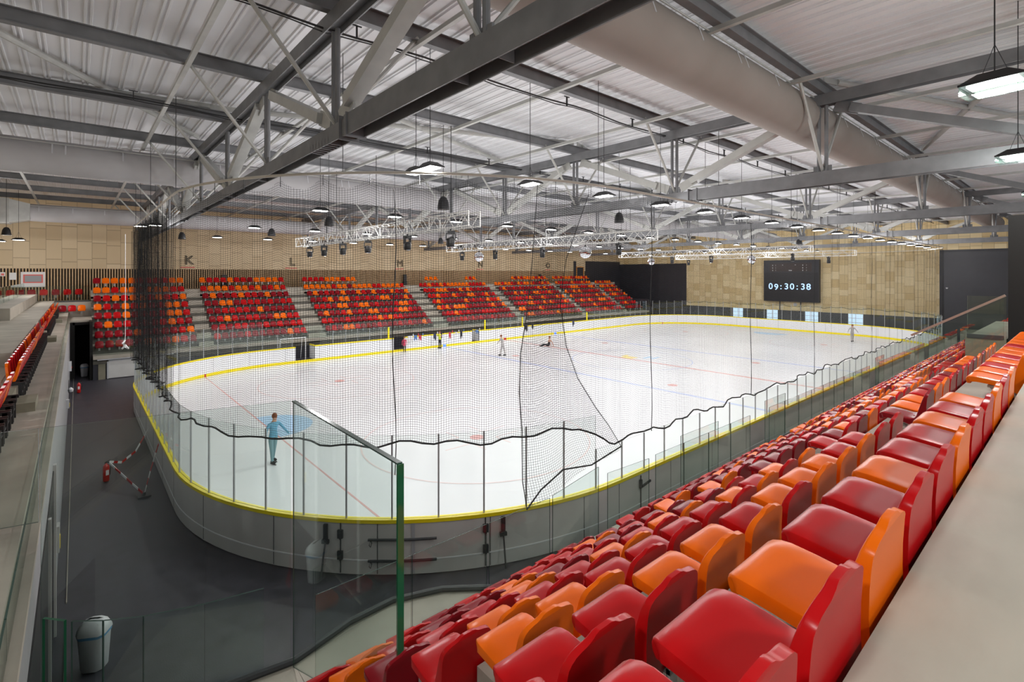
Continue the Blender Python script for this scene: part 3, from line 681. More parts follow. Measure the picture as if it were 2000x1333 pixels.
# left stand glass
balustrade('side_balustrade', [(-.40, 2.0), (-.40, 41.0)], 3.70, 4.02, 'long low glass rail above the corridor wall', 2, .014, step=3.2, shoe=False)
balustrade('side_balustrade', [(-2.6, 9.0), (-2.6, 24.0), (-2.6, 45.5)], 4.95, 5.95, 'glass rail on the upper tier behind the tip-up seats', 2, .014, step=2.4)
balustrade('landing_balustrade', [(-3.6, 46.1), (.7, 46.1)], 4.62, 5.75, 'glass rail on the landing at the top corner of the far stand', 2, .014, step=1.2)
balustrade('far_front_balustrade', [(.85, 40.12), (34.0, 40.12), (59.5, 40.12)], FT0-.1, 2.50, 'long glass rail along the foot of the far stand', 2, .014, step=2.05, shoe=False)

# ------------------------------------------------------------ roof steel
TX = [3.68, 15.4, 27.75, 40.0, 52.6]
YNODE = [.3+4.5*i for i in range(11)]
ZB0, ZB1, ZT0, ZT1 = 9.0, 9.30, 11.15, 11.45
TN = ['nearest roof truss crossing overhead', 'second roof truss from the walkway', 'third roof truss, mid-rink', 'fourth roof truss beyond centre ice', 'fifth roof truss, closest to the scoreboard wall']
def hbeam(mb, x, y0, y1, z0, z1, wd):
    """H section lying along Y: two upright plates and a level web"""
    mb.box(x-wd/2, x-wd/2+.022, y0, y1, z0, z1).box(x+wd/2-.022, x+wd/2, y0, y1, z0, z1).box(x-wd/2+.022, x+wd/2-.022, y0+.01, y1-.01, (z0+z1)/2-.015, (z0+z1)/2+.015)
for ti_, tx in enumerate(TX):
    t = empty('roof_truss', (tx, 8.4, ZB0), 0, 'grey steel '+TN[ti_], 'truss', 'roof trusses'); L0 = Vector(t.location)
    def rel(mb): mb.v = [(v[0]-L0.x, v[1]-L0.y, v[2]-L0.z) for v in mb.v]; return mb
    c = MB(); hbeam(c, tx, 8.55, 46.0, ZB0, ZB1, .28); hbeam(c, tx, -2.0, 8.55, ZB0-.02, ZB1+.05, .32)
    for yy in (8.4, 8.7): c.box(tx-.19, tx+.19, yy-.012, yy+.012, ZB0-.05, ZB1+.07)
    for yn in YNODE:
        c.box(tx-.13, tx+.13, yn-.45, yn-.44, ZB0, ZB1).box(tx-.13, tx+.13, yn+.44, yn+.45, ZB0, ZB1)
    for k in range(7): c.box(tx-.14, tx+.14, 9.3+.16*k, 9.32+.16*k, ZB0, ZB0+.13)
    rel(c).build('bottom_chord', M['galv'], t)
    c = MB(); hbeam(c, tx, -2.0, 46.5, ZT0, ZT1, .28)
    rel(c).build('top_chord', M['galv'], t)
    for i, yn in enumerate(YNODE):
        v = MB(); v.tube((tx, yn-.09, ZB1), (tx, yn-.09, ZT0), .05, 8).tube((tx, yn+.09, ZB1), (tx, yn+.09, ZT0), .05, 8)
        v.box(tx-.02, tx+.02, yn-.22, yn+.22, ZB1, ZB1+.22)
        rel(v).build('post', M['galv'], t)
        for sg in (-1, 1):
            b_ = MB().tube((tx, yn, ZB1+.08), (tx+sg*1.75, yn, 11.55), .042, 7); rel(b_).build('brace', M['galvl'], t)
        if i % 2 == 0 and i > 0:
            for d_ in (-1, 1):
                y2 = yn+4.5*d_
                if y2 < -1 or y2 > 46: continue
                b_ = MB(); A = Vector((tx, yn+.22*d_, ZB1+.16)); B = Vector((tx, y2-.30*d_, ZT0-.06)); dd = (B-A).normalized()
                b_.bar(A+dd*.45, B-dd*.3, .26, .21, (0, 0, 1)); b_.bar(A, A+dd*.6, .05, .30); b_.bar(B-dd*.5, B, .05, .30)
                rel(b_).build('diagonal', M['galvl'], t)
        if i == 0:
            b_ = MB(); A = Vector((tx, .3, ZB1+.1)); B = Vector((tx, 4.5, ZT0-.05)); dd = (B-A).normalized(); b_.bar(A+dd*.4, B-dd*.4, .26, .21); b_.bar(A, A+dd*.55, .05, .28); b_.bar(B-dd*.6, B, .05, .28); rel(b_).build('diagonal', M['galv'], t)
# long beams along the hall on the truss nodes, and channels across
for i, yn in enumerate(YNODE+[-3.5]):
    c = MB(); z0, z1 = 11.46, 11.78
    c.box(XL, XW, yn-.09, yn+.09, z0, z0+.02).box(XL, XW, yn-.09, yn+.09, z1-.02, z1).box(XL+.01, XW-.01, yn-.008, yn+.008, z0+.02, z1-.02)
    c.build('roof_beam', M['galv'], label='long grey roof beam running the length of the hall, %s from the upper walkway side' % nth(i+1 if yn > -3 else 12) if yn > -3 else 'long grey roof beam above the upper walkway, hidden side', cat='beam', group='long roof beams')
cx = []
for tx in TX: cx += [tx-1.75, tx+1.75]
cx += [(TX[i]+TX[i+1])/2 for i in range(4)]+[(TX[4]+XW)/2, -2.0, -6.5]
for i, x in enumerate(sorted(cx)):
    c = MB().box(x-.04, x+.04, -6, 48.5, 11.375, 11.459).box(x-.05, x+.05, -6, 48.5, 11.36, 11.375)
    c.build('cross_channel', M['galvl'], label='thin pale steel channel crossing under the roof beams, %s from the near end' % nth(i+1), cat='channel', group='cross channels')
# round wind braces under the deck
wb = [((-10, 20.5, 11.9), (3.7, 18.3, 11.5)), ((-6, 9.0, 11.6), (3.6, 22.8, 11.5)), ((-10, 31, 11.6), (3.6, 27.3, 11.5)), ((-9.5, 18, 11.6), (-3.2, 31.2, 11.5)), ((3.7, 13.8, 11.6), (15.3, 18.3, 11.6)), ((3.7, 18.3, 11.6), (15.3, 13.8, 11.6)),
      ((15.5, 4.8, 11.6), (27.6, .3, 11.6)), ((15.5, .3, 11.6), (27.6, 4.8, 11.6)), ((15.5, 13.8, 11.6), (27.6, 18.3, 11.6)), ((15.5, 22.8, 11.6), (27.6, 18.3, 11.6)), ((3.7, 27.3, 11.6), (15.3, 31.8, 11.6)), ((27.9, 13.8, 11.6), (39.8, 9.3, 11.6))]
for i, (a, b) in enumerate(wb):
    a, b = Vector((a[0], a[1], 11.90)), Vector((b[0], b[1], 11.90)); d = (b-a).normalized(); o = MB().tube(a+d*.5, b-d*.5, .085, 10).bar(a, a+d*.7, .03, .16).bar(b-d*.7, b, .03, .16)
    o.build('wind_brace', M['galvl'], None, label='round steel wind brace lying flat under the roof deck, %s from the near end' % nth(i+1), cat='brace', group='roof wind braces')
# fabric air ducts hung under the roof
def duct(y, z, r, x0, x1, m, label, seams=5.0):
    root = empty('air_duct', (x0, y, z), 0, label, 'air duct'); mb = MB(); n = 28; xs = []; x = x0
    while x < x1: xs.append(x); x += .5
    xs.append(x1); vs = []; fs = []
    for i, x in enumerate(xs):
        k = (x-x0) % seams; rr = r*(.985 if k < .26 else 1.0)
        for j in range(n):
            a = 2*math.pi*j/n; vs.append((x-x0, rr*math.cos(a), rr*math.sin(a)))
    for i in range(len(xs)-1):
        for j in range(n): j2 = (j+1) % n; fs.append((i*n+j, i*n+j2, (i+1)*n+j2, (i+1)*n+j))
    fs.append(tuple(range(n))[::-1]); fs.append(tuple((len(xs)-1)*n+j for j in range(n)))
    mb.add(vs, fs); mb.build('fabric_sleeve', m, root, True)
    rl = MB(); st = MB()
    for sg in (-1, 1):
        rl.tube((0, sg*r*.80, r*.62+.06), (x1-x0, sg*r*.80, r*.62+.06), .02, 6)
    x = .4; k = 0
    while x < x1-x0:
        for sg in (-1, 1): st.bar((x, sg*r*1.005, r*.1), (x, sg*r*.82, r*.66), .04, .012, (0, 1, 0))
        x += (1.6, 1.6, 1.6, .35)[k % 4]; k += 1
    rl.build('hanging_rail', M['galvl'], root); st.build('strap', M['whiteplastic'], root)
    return root
duct(5.45, 10.98, .60, -10, 60.5, M['fabric'], 'huge round fabric air duct above the near stand')
duct(24.2, 10.70, .60, -11, 61, M['fabricg'], 'grey fabric air duct over the middle of the ice')
dz = duct(43.6, 10.42, .55, -2.2, 60, M['fabricg'], 'grey fabric air duct along the far plywood wall')
MB().add([(-.9, -.75, -.7), (-.9, .75, -.7), (-.9, .75, .7), (-.9, -.75, .7), (0, -.5, -.5), (0, .5, -.5), (0, .5, .5), (0, -.5, .5)], [(0, 1, 2, 3), (7, 6, 5, 4), (0, 4, 5, 1), (1, 5, 6, 2), (2, 6, 7, 3), (3, 7, 4, 0)]).box(-8, -.9, -.8, .8, -.75, .75).build('metal_reducer', M['galvl'], dz)
# cable runs under the beams
for i, (yy, zz) in enumerate(((9.55, 11.28), (16.9, 11.28), (.55, 11.0))):
    c = MB(); pts = []; x = -9.0
    while x < 61: pts.append((x, yy+.02*math.sin(x*2.1), zz+.03*math.sin(x*1.3))); x += .7
    c.path(pts, .022, 5).path([(p[0], p[1]+.05, p[2]-.03+.02*math.sin(p[0]*3)) for p in pts], .014, 4)
    x = -8
    while x < 61: c.bar((x, yy, zz-.03), (x, yy, zz+.22), .05, .02).bar((x-.1, yy, zz+.22), (x+.1, yy, zz+.22), .03, .02); x += 3.05
    c.build('cable_run', M['black'], label=['black cable bundle clipped under the roof near the ice edge', 'black cable bundle clipped under the roof over the ice', 'black cable bundle above the upper walkway'][i], cat='cable')

# ------------------------------------------------------------ high-bay lamps
def lamp_proto():
    hs = MB(); 
    vs = [(-.30, -.17, 0), (.30, -.17, 0), (.30, .17, 0), (-.30, .17, 0), (-.14, -.10, .10), (.14, -.10, .10), (.14, .10, .10), (-.14, .10, .10)]
    hs.add(vs, [(0, 3, 2, 1), (4, 5, 6, 7), (0, 1, 5, 4), (1, 2, 6, 5), (2, 3, 7, 6), (3, 0, 4, 7)]); hs.box(-.31, .31, -.18, .18, -.03, 0.0)
    df = MB().box(-.24, .24, -.125, .125, -.045, -.03); sk = MB().box(-.30, .30, -.17, -.16, -.15, -.03).box(-.30, .30, .16, .17, -.15, -.03).box(-.30, -.29, -.16, .16, -.15, -.03).box(.29, .30, -.16, .16, -.15, -.03)
    wr = MB().tube((0, 0, .1), (0, 0, 3.06), .008, 5).tube((-.12, 0, .1), (0, 0, .45), .004, 4).tube((.12, 0, .1), (0, 0, .45), .004, 4)
    return hs.mesh('lamp_housing', M['black']), df.mesh('lamp_diffuser', M['lamp']), wr.mesh('lamp_cable', M['black']), sk.mesh('lamp_skirt', M['skirt'])
M['skirt'] = glass('lamp_skirt_glass', (0.90, 0.975, 0.945))
LH, LD, LW, LS = lamp_proto()
ld = bpy.data.lights.new('lamp_light', 'AREA'); ld.shape = 'RECTANGLE'; ld.size = .54; ld.size_y = .28; ld.energy = LAMP_W; ld.color = LAMP_C
lp_ = bpy.data.lights.new('lamp_added_fill', 'POINT'); lp_.shadow_soft_size = .16; lp_.energy = FILL_W; lp_.color = LAMP_C  # extra fill hung below every lamp to lift the walls and roof
def lamp(x, y, z, rz, label, group='high-bay lamps'):
    o = empty('high_bay_lamp', (x, y, z), rz, label, 'lamp', group); mesh_obj('housing', LH, o); mesh_obj('diffuser', LD, o); mesh_obj('cable', LW, o)
    if y < 2: mesh_obj('glass_skirt', LS, o)
    l = bpy.data.objects.new('lamp_light', ld); COL.objects.link(l); l.location = (0, 0, -.06); l.parent = o
    l = bpy.data.objects.new('lamp_added_fill', lp_); COL.objects.link(l); l.location = (0, 0, -.23); l.parent = o
ROWL = [(9.65, 'over the near boards'), (18.8, 'over the nearer half of the ice'), (28.0, 'over the farther half of the ice'), (37.0, 'over the far boards')]
for (y, nm) in ROWL:
    for i in range(18):
        lamp(5.95+3.05*i+(.9 if y > 10 else 0), y, 8.95, math.pi/2 if y < 10 else 0, 'lit white lamp %s, %s from the near end' % (nm, nth(i+1)))
lamp(6.0, 10.35, 8.97, math.pi/2, 'lit white high-bay lamp paired beside the first over the near boards')
for i, (x, y) in enumerate(((8.6, .78), (14.2, .95), (21.0, 1.0), (30.0, 1.0), (42.0, 1.0), (-1.5, .8), (3.5, -2.6), (9.0, -3.4), (-4.0, -3.0), (15.0, -3.4))): lamp(x, y, 8.97, R(82), 'lit high-bay lamp above the upper walkway, %s along it' % nth(i+1))  # the row behind the eye is added out of view to brighten the walkway
for i, (x, y) in enumerate(((2.9, 30.0), (2.4, 31.0), (-2.6, 41.5), (-3.6, 44.0), (-5.0, 12.0), (-5.0, 22.0))): lamp(x, y, 8.97 if i < 2 else 8.6, 0, 'lit high-bay lamp towards the plywood wall corner, %s of six' % nth(i+1))
# pendant loudspeakers
spk = MB().lathe([(.20, 0), (.215, .02), (.20, .10), (.165, .30), (.10, .42), (.03, .45)], (0, 0, 0), 18).mesh('speaker_bell', M['black'], True)
spc = MB().tube((0, 0, .44), (0, 0, 3.26), .01, 5).mesh('speaker_cable', M['black'])
for i, (x, y) in enumerate(((9.4, 14.4), (8.7, 22.8), (8.5, 31.0), (5.0, 37.5), (-3.0, 40.0), (17.5, 13.2), (20.0, 31.0), (30, 22), (40, 14), (26, 37))):
    o = empty('pendant_speaker', (x, y, 8.75), 0, 'black bell-shaped loudspeaker hung among the lamps, %s from the near end' % nth(i+1), 'loudspeaker', 'pendant loudspeakers'); mesh_obj('bell', spk, o); mesh_obj('cable', spc, o)
o = empty('pendant_speaker', (2.98, .47, 8.0), 0, 'black round loudspeaker close overhead at the upper walkway', 'loudspeaker'); MB().lathe([(.16, 0), (.175, .03), (.165, .1), (.1, .3)], n=24).build('bell', M['black'], o, True)

# ------------------------------------------------------------ show-lighting trusses with spots and mirror balls
def box_truss(x, y0, y1, z0, z1, label):
    root = empty('lighting_truss', (x, y0, z0), 0, label, 'lighting truss', 'white lighting trusses'); h = z1-z0; L = y1-y0; wd = h
    mb = MB()
    for dx in (-wd/2, wd/2):
        for dz_ in (0, h): mb.tube((dx, 0, dz_), (dx, L, dz_), .026, 6)
    mb.build('chords', M['alu'], root); lc = MB(); n = int(L/.44); st = L/n
    for i in range(n+1):
        y = st*i
        for dx in (-wd/2, wd/2): 
            if i % 5 == 0: lc.tube((dx, y, 0), (dx, y, h), .022, 5)
            if i < n: lc.tube((dx, y, 0 if i % 2 else h), (dx, y+st, h if i % 2 else 0), .013, 5)
        if i < n:
            for dz_ in (0, h): lc.tube((-wd/2, y, dz_), (wd/2, y+st, dz_), .011, 4)
    lc.build('lattice', M['alu'], root)
    for y in (L*.08, L*.42, L*.68, L*.96): MB().tube((0, y, h), (0, y, 11.36-z0), .012, 5).build('hanging_cable', M['black'], root)
    return root
LTN = ['white lattice lighting truss nearest the camera side of the ice', 'white lattice lighting truss carrying two mirror balls before centre ice', 'white lattice lighting truss with mirror balls past centre ice', 'white lattice lighting truss nearest the scoreboard']
LX = [9.15, 18.8, 37.4, 47.0]
for i, x in enumerate(LX): box_truss(x, 12.3, 28.1, 8.03, 8.47, LTN[i])
sb = MB().box(-.13, .13, -.10, .10, -.14, -.04).box(-.02, .02, -.02, .02, -.06, .03).bar((-.15, 0, -.12), (-.15, 0, -.34), .03, .10, (0, 1, 0)).bar((.15, 0, -.12), (.15, 0, -.34), .03, .10, (0, 1, 0)).mesh('spot_yoke', M['black'])
sh = MB().lathe([(.05, .10), (.12, .08), (.14, 0), (.13, -.16), (.11, -.2)], (0, 0, -.36), 14).mesh('spot_head', M['black'], True)
sl = MB().lathe([(.10, 0), (.10, .01)], (0, 0, -.572), 14).mesh('spot_lens', M['mirror'])
SPN = {0: (26.6, 24.6, 22.3, 19.7, 16.4, 13.6), 1: (26.6, 23.2, 19.2, 14.2), 2: (22.8, 19.4, 13.5), 3: (26.8, 20.4, 14.2)}
for li, ysl in SPN.items():
    for i, y in enumerate(ysl):
        o = empty('moving_spotlight', (LX[li], y, 8.0), rnd.uniform(-.4, .4), 'black moving-head spotlight, %s along the %s' % (nth(i+1), LTN[li][6:].split(' carrying')[0].split(' with')[0] if li in (1, 2) and 0 else ('lighting truss %s' % ('nearest the camera side', 'before centre ice', 'past centre ice', 'nearest the scoreboard')[li])), 'spotlight', 'moving spotlights')
        mesh_obj('yoke', sb, o); h_ = mesh_obj('head', sh, o); mesh_obj('lens', sl, o)
def ball(x, y, label):
    r = .30; o = empty('mirror_ball', (x, y, 7.62), 0, label, 'mirror ball', 'mirror balls'); me = bpy.data.meshes.new('mirror_sphere'); bm = bmesh.new(); bmesh.ops.create_uvsphere(bm, u_segments=26, v_segments=16, radius=r); bm.to_mesh(me); bm.free(); me.materials.append(M['mirror'])
    mesh_obj('mirrored_sphere', me, o); MB().tube((0, 0, r), (0, 0, .41), .012, 6).lathe([(.06, .0), (.05, .07)], (0, 0, r-.02), 10).build('hanger', M['black'], o)
ball(18.8, 24.8, 'silver mirror ball on the farther end of the truss before centre ice'); ball(18.8, 16.2, 'silver mirror ball on the nearer end of the truss before centre ice')
ball(37.4, 24.8, 'silver mirror ball on the farther end of the truss past centre ice'); ball(37.4, 16.3, 'silver mirror ball seen in front of the plywood beside the scoreboard')

# ------------------------------------------------------------ protective net with its rail
NS0, NS1 = -25.2, 78.5
def net():
    mb = MB(); uvs = []; st = .125; n = int((NS1-NS0)/st); rows = 26
    for i in range(n+1):
        s = NS0+(NS1-NS0)*i/n; hook = abs(math.sin(math.pi*s/1.05)); droop = .22*hook**1.5
        e = 1.0 if s < -14 else (.9 if 42 < s < 58 else 0.35)
        zt = 8.66-droop; hi = min(1, max(0, (-.2-s)/1.2))+min(1, max(0, (s-42.5)/1.5)); zb = 2.24+.60*hi+(.07-.02*hi)*math.sin(s*2.1)+.04*math.sin(s*5.3)
        f1 = math.sin(2*math.pi*s/1.05+.6*math.sin(s*.7)); f2 = math.sin(2*math.pi*s/.62+1.3)
        for j in range(rows):
            t = j/(rows-1); z = zt+(zb-zt)*t
            g_ = min(1, max(0, (-12.5-s)/5.5)); o = .13+(.05+.05*e)*f1*(1-.35*t)+.035*e*f2+.03*math.sin(s*.55+2*t)+g_*.17*math.sin(2*math.pi*s/.52+.8*math.sin(s*1.9))
            x, y, _, _ = bp(s, o); mb.v.append((x, y, z))
            uvs.append(((s+.012*f1)/.052, (z+.30*hook*(.25+.75*(1-t))*.5+.03*f1)/.052))
    for i in range(n):
        for j in range(rows-1): mb.f.append((i*rows+j, (i+1)*rows+j, (i+1)*rows+j+1, i*rows+j+1)); mb.mi.append(0)
    return mb, uvs, n, rows
root = empty('safety_net', (X0, Y0, 0), 0, 'black mesh safety net hanging from a curved rail above the boards', 'net'); root.location = (0, 0, 0)
mb, uvs, n, rows = net()
me = bpy.data.meshes.new('net_mesh'); me.from_pydata(mb.v, [], mb.f); me.materials.append(M['net']); uv = me.uv_layers.new(name='UVMap')
lv = [0]*len(me.loops); me.loops.foreach_get('vertex_index', lv); uv.data.foreach_set('uv', [c for v in lv for c in uvs[v]])
me.polygons.foreach_set('use_smooth', [True]*len(mb.f)); mesh_obj('mesh', me, root)
# hem rope follows the lower edge
hem = [mb.v[i*rows+rows-1] for i in range(0, n+1, 2)]
MB().path(hem, .022, 5).build('hem_rope', M['net_rope'], root)
for xx, yy in ((12.05, 8.0), (18.3, 8.0), (33.5, 8.0), (24.6, 8.0), (5.2, 9.9)):
    pts = [(xx+.12*math.sin(k*.9)*.4, yy, 8.4-k*.62) for k in range(11)]; MB().path(pts, .012, 4).build('seam_cord', M['net_rope'], root)
rail = MB(); pts = [(*bp(s, .13)[:2], 8.78) for s in [NS0-.3+(NS1-NS0+.6)*i/220 for i in range(221)]]
rail.path(pts, .032, 6); o = rail.build('net_rail', M['rail'], label='curved pale rail carrying the safety net', cat='rail')
hk = MB(); s = NS0
while s < NS1: x, y, _, _ = bp(s, .13); hk.tube((x, y, 8.52), (x, y, 8.76), .008, 4); s += 1.05
hk.build('net_hook', M['dark'], o)
for s in [NS0+i*6.1 for i in range(17)]: x, y, _, _ = bp(s, .13); MB().tube((x, y, 8.8), (x, y, 11.4), .008, 4).build('suspension_wire', M['black'], o)
# loose doubled end of the net hanging to a point
def flap():
    L = [(7.62, 7.93, 8.55), (7.45, 7.92, 6.9), (7.30, 7.9, 5.9), (7.05, 7.85, 4.9), (6.95, 7.78, 4.1), (6.95, 7.7, 3.3), (6.90, 7.62, 2.3), (6.95, 7.55, 1.75)]
    Rr = [(9.35, 7.95, 8.5), (8.55, 7.95, 6.9), (8.35, 7.95, 5.9), (8.55, 7.95, 4.9), (8.95, 7.95, 4.1), (9.6, 7.95, 3.3), (10.1, 7.93, 2.75), (10.6, 7.93, 2.12)]
    return L, Rr
def grid_sheet(L, Rr, nu, name, parent, cell=.052):
    nv = len(L); vs = []; uv_ = []
    for j in range((nv-1)*4+1):
        a, b = divmod(j, 4); t = b/4
        if a == nv-1: l, r_ = Vector(L[a]), Vector(Rr[a])
        else: l, r_ = Vector(L[a]).lerp(Vector(L[a+1]), t), Vector(Rr[a]).lerp(Vector(Rr[a+1]), t)
        for i in range(nu+1):
            f = i/nu; p = l.lerp(r_, f); p.y += .06*math.sin(f*9+j*.1)-.02; vs.append(p); uv_.append((f*2.6/cell, p.z/cell+.8*math.sin(f*9)))
    fs = []; m_ = (nv-1)*4
    for j in range(m_):
        for i in range(nu): fs.append((j*(nu+1)+i, j*(nu+1)+i+1, (j+1)*(nu+1)+i+1, (j+1)*(nu+1)+i))
    me = bpy.data.meshes.new(name); me.from_pydata([tuple(v) for v in vs], [], fs); me.materials.append(M['net']); u = me.uv_layers.new(name='UVMap')
    lv = [0]*len(me.loops); me.loops.foreach_get('vertex_index', lv); u.data.foreach_set('uv', [c for v in lv for c in uv_[v]])
    me.polygons.foreach_set('use_smooth', [True]*len(fs)); return mesh_obj(name, me, parent)
L, Rr = flap(); grid_sheet(L, Rr, 20, 'loose_flap', root)
f = MB(); f.path(L, .010, 4).path(Rr, .010, 4).path([L[-1], (7.5, 7.7, 1.95), (8.3, 7.8, 2.15), (9.4, 7.9, 1.95), Rr[-1]], .018, 5); f.build('flap_rope', M['net_rope'], root)

# ------------------------------------------------------------ scoreboard
sbx = 65.0
o = empty('scoreboard', (sbx, 23.72, 3.2), 0, 'black scoreboard showing the blue-white clock time on the plywood end wall', 'scoreboard'); L0 = Vector(o.location)
def rb(mb): mb.v = [(v[0]-L0.x, v[1]-L0.y, v[2]-L0.z) for v in mb.v]; return mb
rb(MB().box(sbx, 65.49, 20.61, 26.83, 3.20, 8.22)).build('cabinet', M['slate'], o)
rb(MB().box(sbx-.02, sbx, 20.7, 26.75, 3.3, 6.70)).build('screen', M['screen'], o)
rb(MB().box(sbx-.02, sbx, 21.4, 26.1, 6.85, 7.85).box(sbx-.03, sbx-.01, 22.75, 22.8, 6.85, 7.85).box(sbx-.03, sbx-.01, 24.7, 24.75, 6.85, 7.85)).build('score_panel', M['screen2'], o)
q = MB()
for yy, w_ in ((25.75, .08), (25.4, .03), (22.35, .08), (21.95, .03)):
    for zz in (7.6, 7.28, 6.98): q.box(sbx-.035, sbx-.02, yy-w_/2, yy+w_/2, zz-.07, zz+.07)
q.box(sbx-.035, sbx-.02, 23.55, 23.9, 6.92, 7.02).box(sbx-.035, sbx-.02, 24.55, 24.65, 7.6, 7.66).box(sbx-.035, sbx-.02, 23.1, 23.22, 7.6, 7.66)
rb(q).build('score_digits', M['whiteplastic'], o)
xs_ = []
for ch, yy in zip('09:30:38', (25.98, 25.32, 24.78, 24.15, 23.52, 22.95, 22.32, 21.72)):
    text('clock_digit', ch, 1.02, Vector((sbx-.04, yy, 5.0))-L0, (R(90), 0, R(-90)), M['digit'], o, .005, .010)
rb(MB().box(65.1, 65.25, 22.60, 22.68, 2.1, 3.2).box(65.1, 65.25, 24.95, 25.03, 2.1, 3.2)).build('support_leg', M['dark'], o)
rb(MB().lathe([(.001, 0), (.16, 0), (.16, .08), (.001, .08)], (0, 0, 0), 18)).build('dummy', M['steel'], o)
bpy.data.objects.remove([c for c in o.children if c.name.startswith('dummy')][0])
q = MB().lathe([(.19, 0), (.21, .03), (.18, .07)], n=20); q.v = [(-v[2], v[0], v[1]) for v in q.v]
w_ = q.build('round_speaker', M['whiteplastic'], None, True, label='small round grey wall speaker under the scoreboard', cat='wall speaker'); w_.location = (XW, 23.35, 2.85)

# ------------------------------------------------------------ wall letters, posters, cameras
for ch, x in zip('KLMNO', (7.06, 15.32, 26.58, 37.59, 49.32)):
    o = empty('block_letter_sign', (x, YW-.04, 7.62), 0, 'black outlined letter %s with small red line on the far plywood wall' % ch, 'sign')
    text('letter', ch, 1.0, (0, 0, 0.05), (R(90), 0, 0), M['net_rope'], o, outline=.022)
    MB().box(-.62, .42, -.01, .01, -.56, -.48).build('red_line', M['paperred'], o)
o = MB().box(-2.98, -1.72, YW-.07, YW-.05, 5.62, 6.70).box(-2.86, -1.84, YW-.08, YW-.07, 5.92, 6.52, 1).box(-2.78, -1.92, YW-.09, YW-.08, 6.0, 6.44, 2).build('poster', [M['paper'], M['paperred'], M['papergrey']], label='white seating-plan poster with red border on the slatted wall', cat='poster')
o = MB().box(-3.55, -3.2, YW-.07, YW-.05, 6.15, 6.65).build('paper_notice', M['paper'], label='small white paper notice beside the poster on the slatted wall', cat='notice')
o = MB().box(-4.0, -3.75, YW-.07, YW-.05, 6.4, 6.68).box(-3.95, -3.8, YW-.075, YW-.07, 6.45, 6.6, 1).build('paper_notice', [M['paper'], M['paperred']], label='red and white safety notice at the far end of the slatted wall', cat='notice')
for i, x in enumerate((9.6, 27.0, 47.5)):
    MB().box(x-.2, x+.2, YW-.5, YW-.2, 5.34, 5.75).box(x-.16, x+.16, YW-.45, YW-.25, 5.75, 6.5).build('floor_speaker', M['black'], label='black upright loudspeaker standing against the slatted wall, %s along it' % nth(i+1), cat='loudspeaker', group='loudspeakers at the slatted wall')
q = MB().lathe([(.10, 0), (.10, -.05), (.07, -.12), (.01, -.15)], n=14); w_ = q.build('dome_camera', M['whiteplastic'], None, True, label='small white dome camera on the black end wall', cat='camera'); w_.location = (XW-.16, 9.35, 5.2)

# ------------------------------------------------------------ small things on the lower floor
def bin_(x, y, rz, label, big=1.0):
    o = empty('waste_bin', (x, y, 0), rz, label, 'waste bin')
    def rr(w1, d1, z): 
        c = .07; return [(-w1+c, -d1), (w1-c, -d1), (w1, -d1+c), (w1, d1-c), (w1-c, d1), (-w1+c, d1), (-w1, d1-c), (-w1, -d1+c)], z
    def loft(secs, name, m):
        vs = []; fs = []; n = 8
        for pl_, z in secs: vs += [(p[0], p[1], z) for p in pl_]
        for i in range(len(secs)-1):
            for j in range(n): fs.append((i*n+j, i*n+(j+1) % n, (i+1)*n+(j+1) % n, (i+1)*n+j))
        fs += [tuple(range(n))[::-1], tuple((len(secs)-1)*n+j for j in range(n))]; return MB().add(vs, fs).build(name, m, o, True)
    loft([rr(.16, .13, 0), rr(.17, .14, .02), rr(.20, .165, .60)], 'body', M['whiteplastic']); loft([rr(.205, .17, .56), rr(.21, .175, .61)], 'bag', M['bag'])
    l_ = loft([rr(.215, .18, .61), rr(.21, .175, .66), rr(.19, .14, .74), rr(.13, .09, .80), rr(.07, .05, .82)], 'lid', M['whiteplastic'])
    MB().add([(-.15, -.165, .66), (.15, -.165, .66), (.11, -.105, .775), (-.11, -.105, .775)], [(0, 1, 2, 3)]).build('lid_flap', M['grey'], l_)
bin_(.22, 10.9, R(-30), 'white swing-lid waste bin with blue bag on the dark floor by the wall')
bin_(.36, 42.2, R(0), 'white waste bin in the dark passage under the far stand')
def ext(x, y, rz, label, z=0.0):
    o = empty('fire_extinguisher', (x, y, z), rz, label, 'fire extinguisher')
    MB().lathe([(.075, 0), (.085, .02), (.085, .44), (.07, .50), (.03, .54), (.028, .57)], n=18).build('cylinder', M['extred'], o, True)
    MB().box(-.03, .03, -.02, .02, .56, .60).bar((-.02, 0, .60), (.12, 0, .64), .03, .015).bar((-.02, 0, .57), (.11, 0, .585), .03, .012).build('valve_handle', M['black'], o)
    MB().path([(.03, 0, .58), (.12, .03, .52), (.13, .04, .35), (.11, .03, .15)], .012, 6).build('hose', M['black'], o)
    MB().box(-.04, .04, -.088, -.083, .2, .36).build('label_patch', M['paper'], o)
ext(.70, 20.45, R(20), 'red fire extinguisher standing alone on the dark floor with tape tied to it')
ext(.08, 36.6, R(0), 'red fire extinguisher beside the corridor wall near the passage')
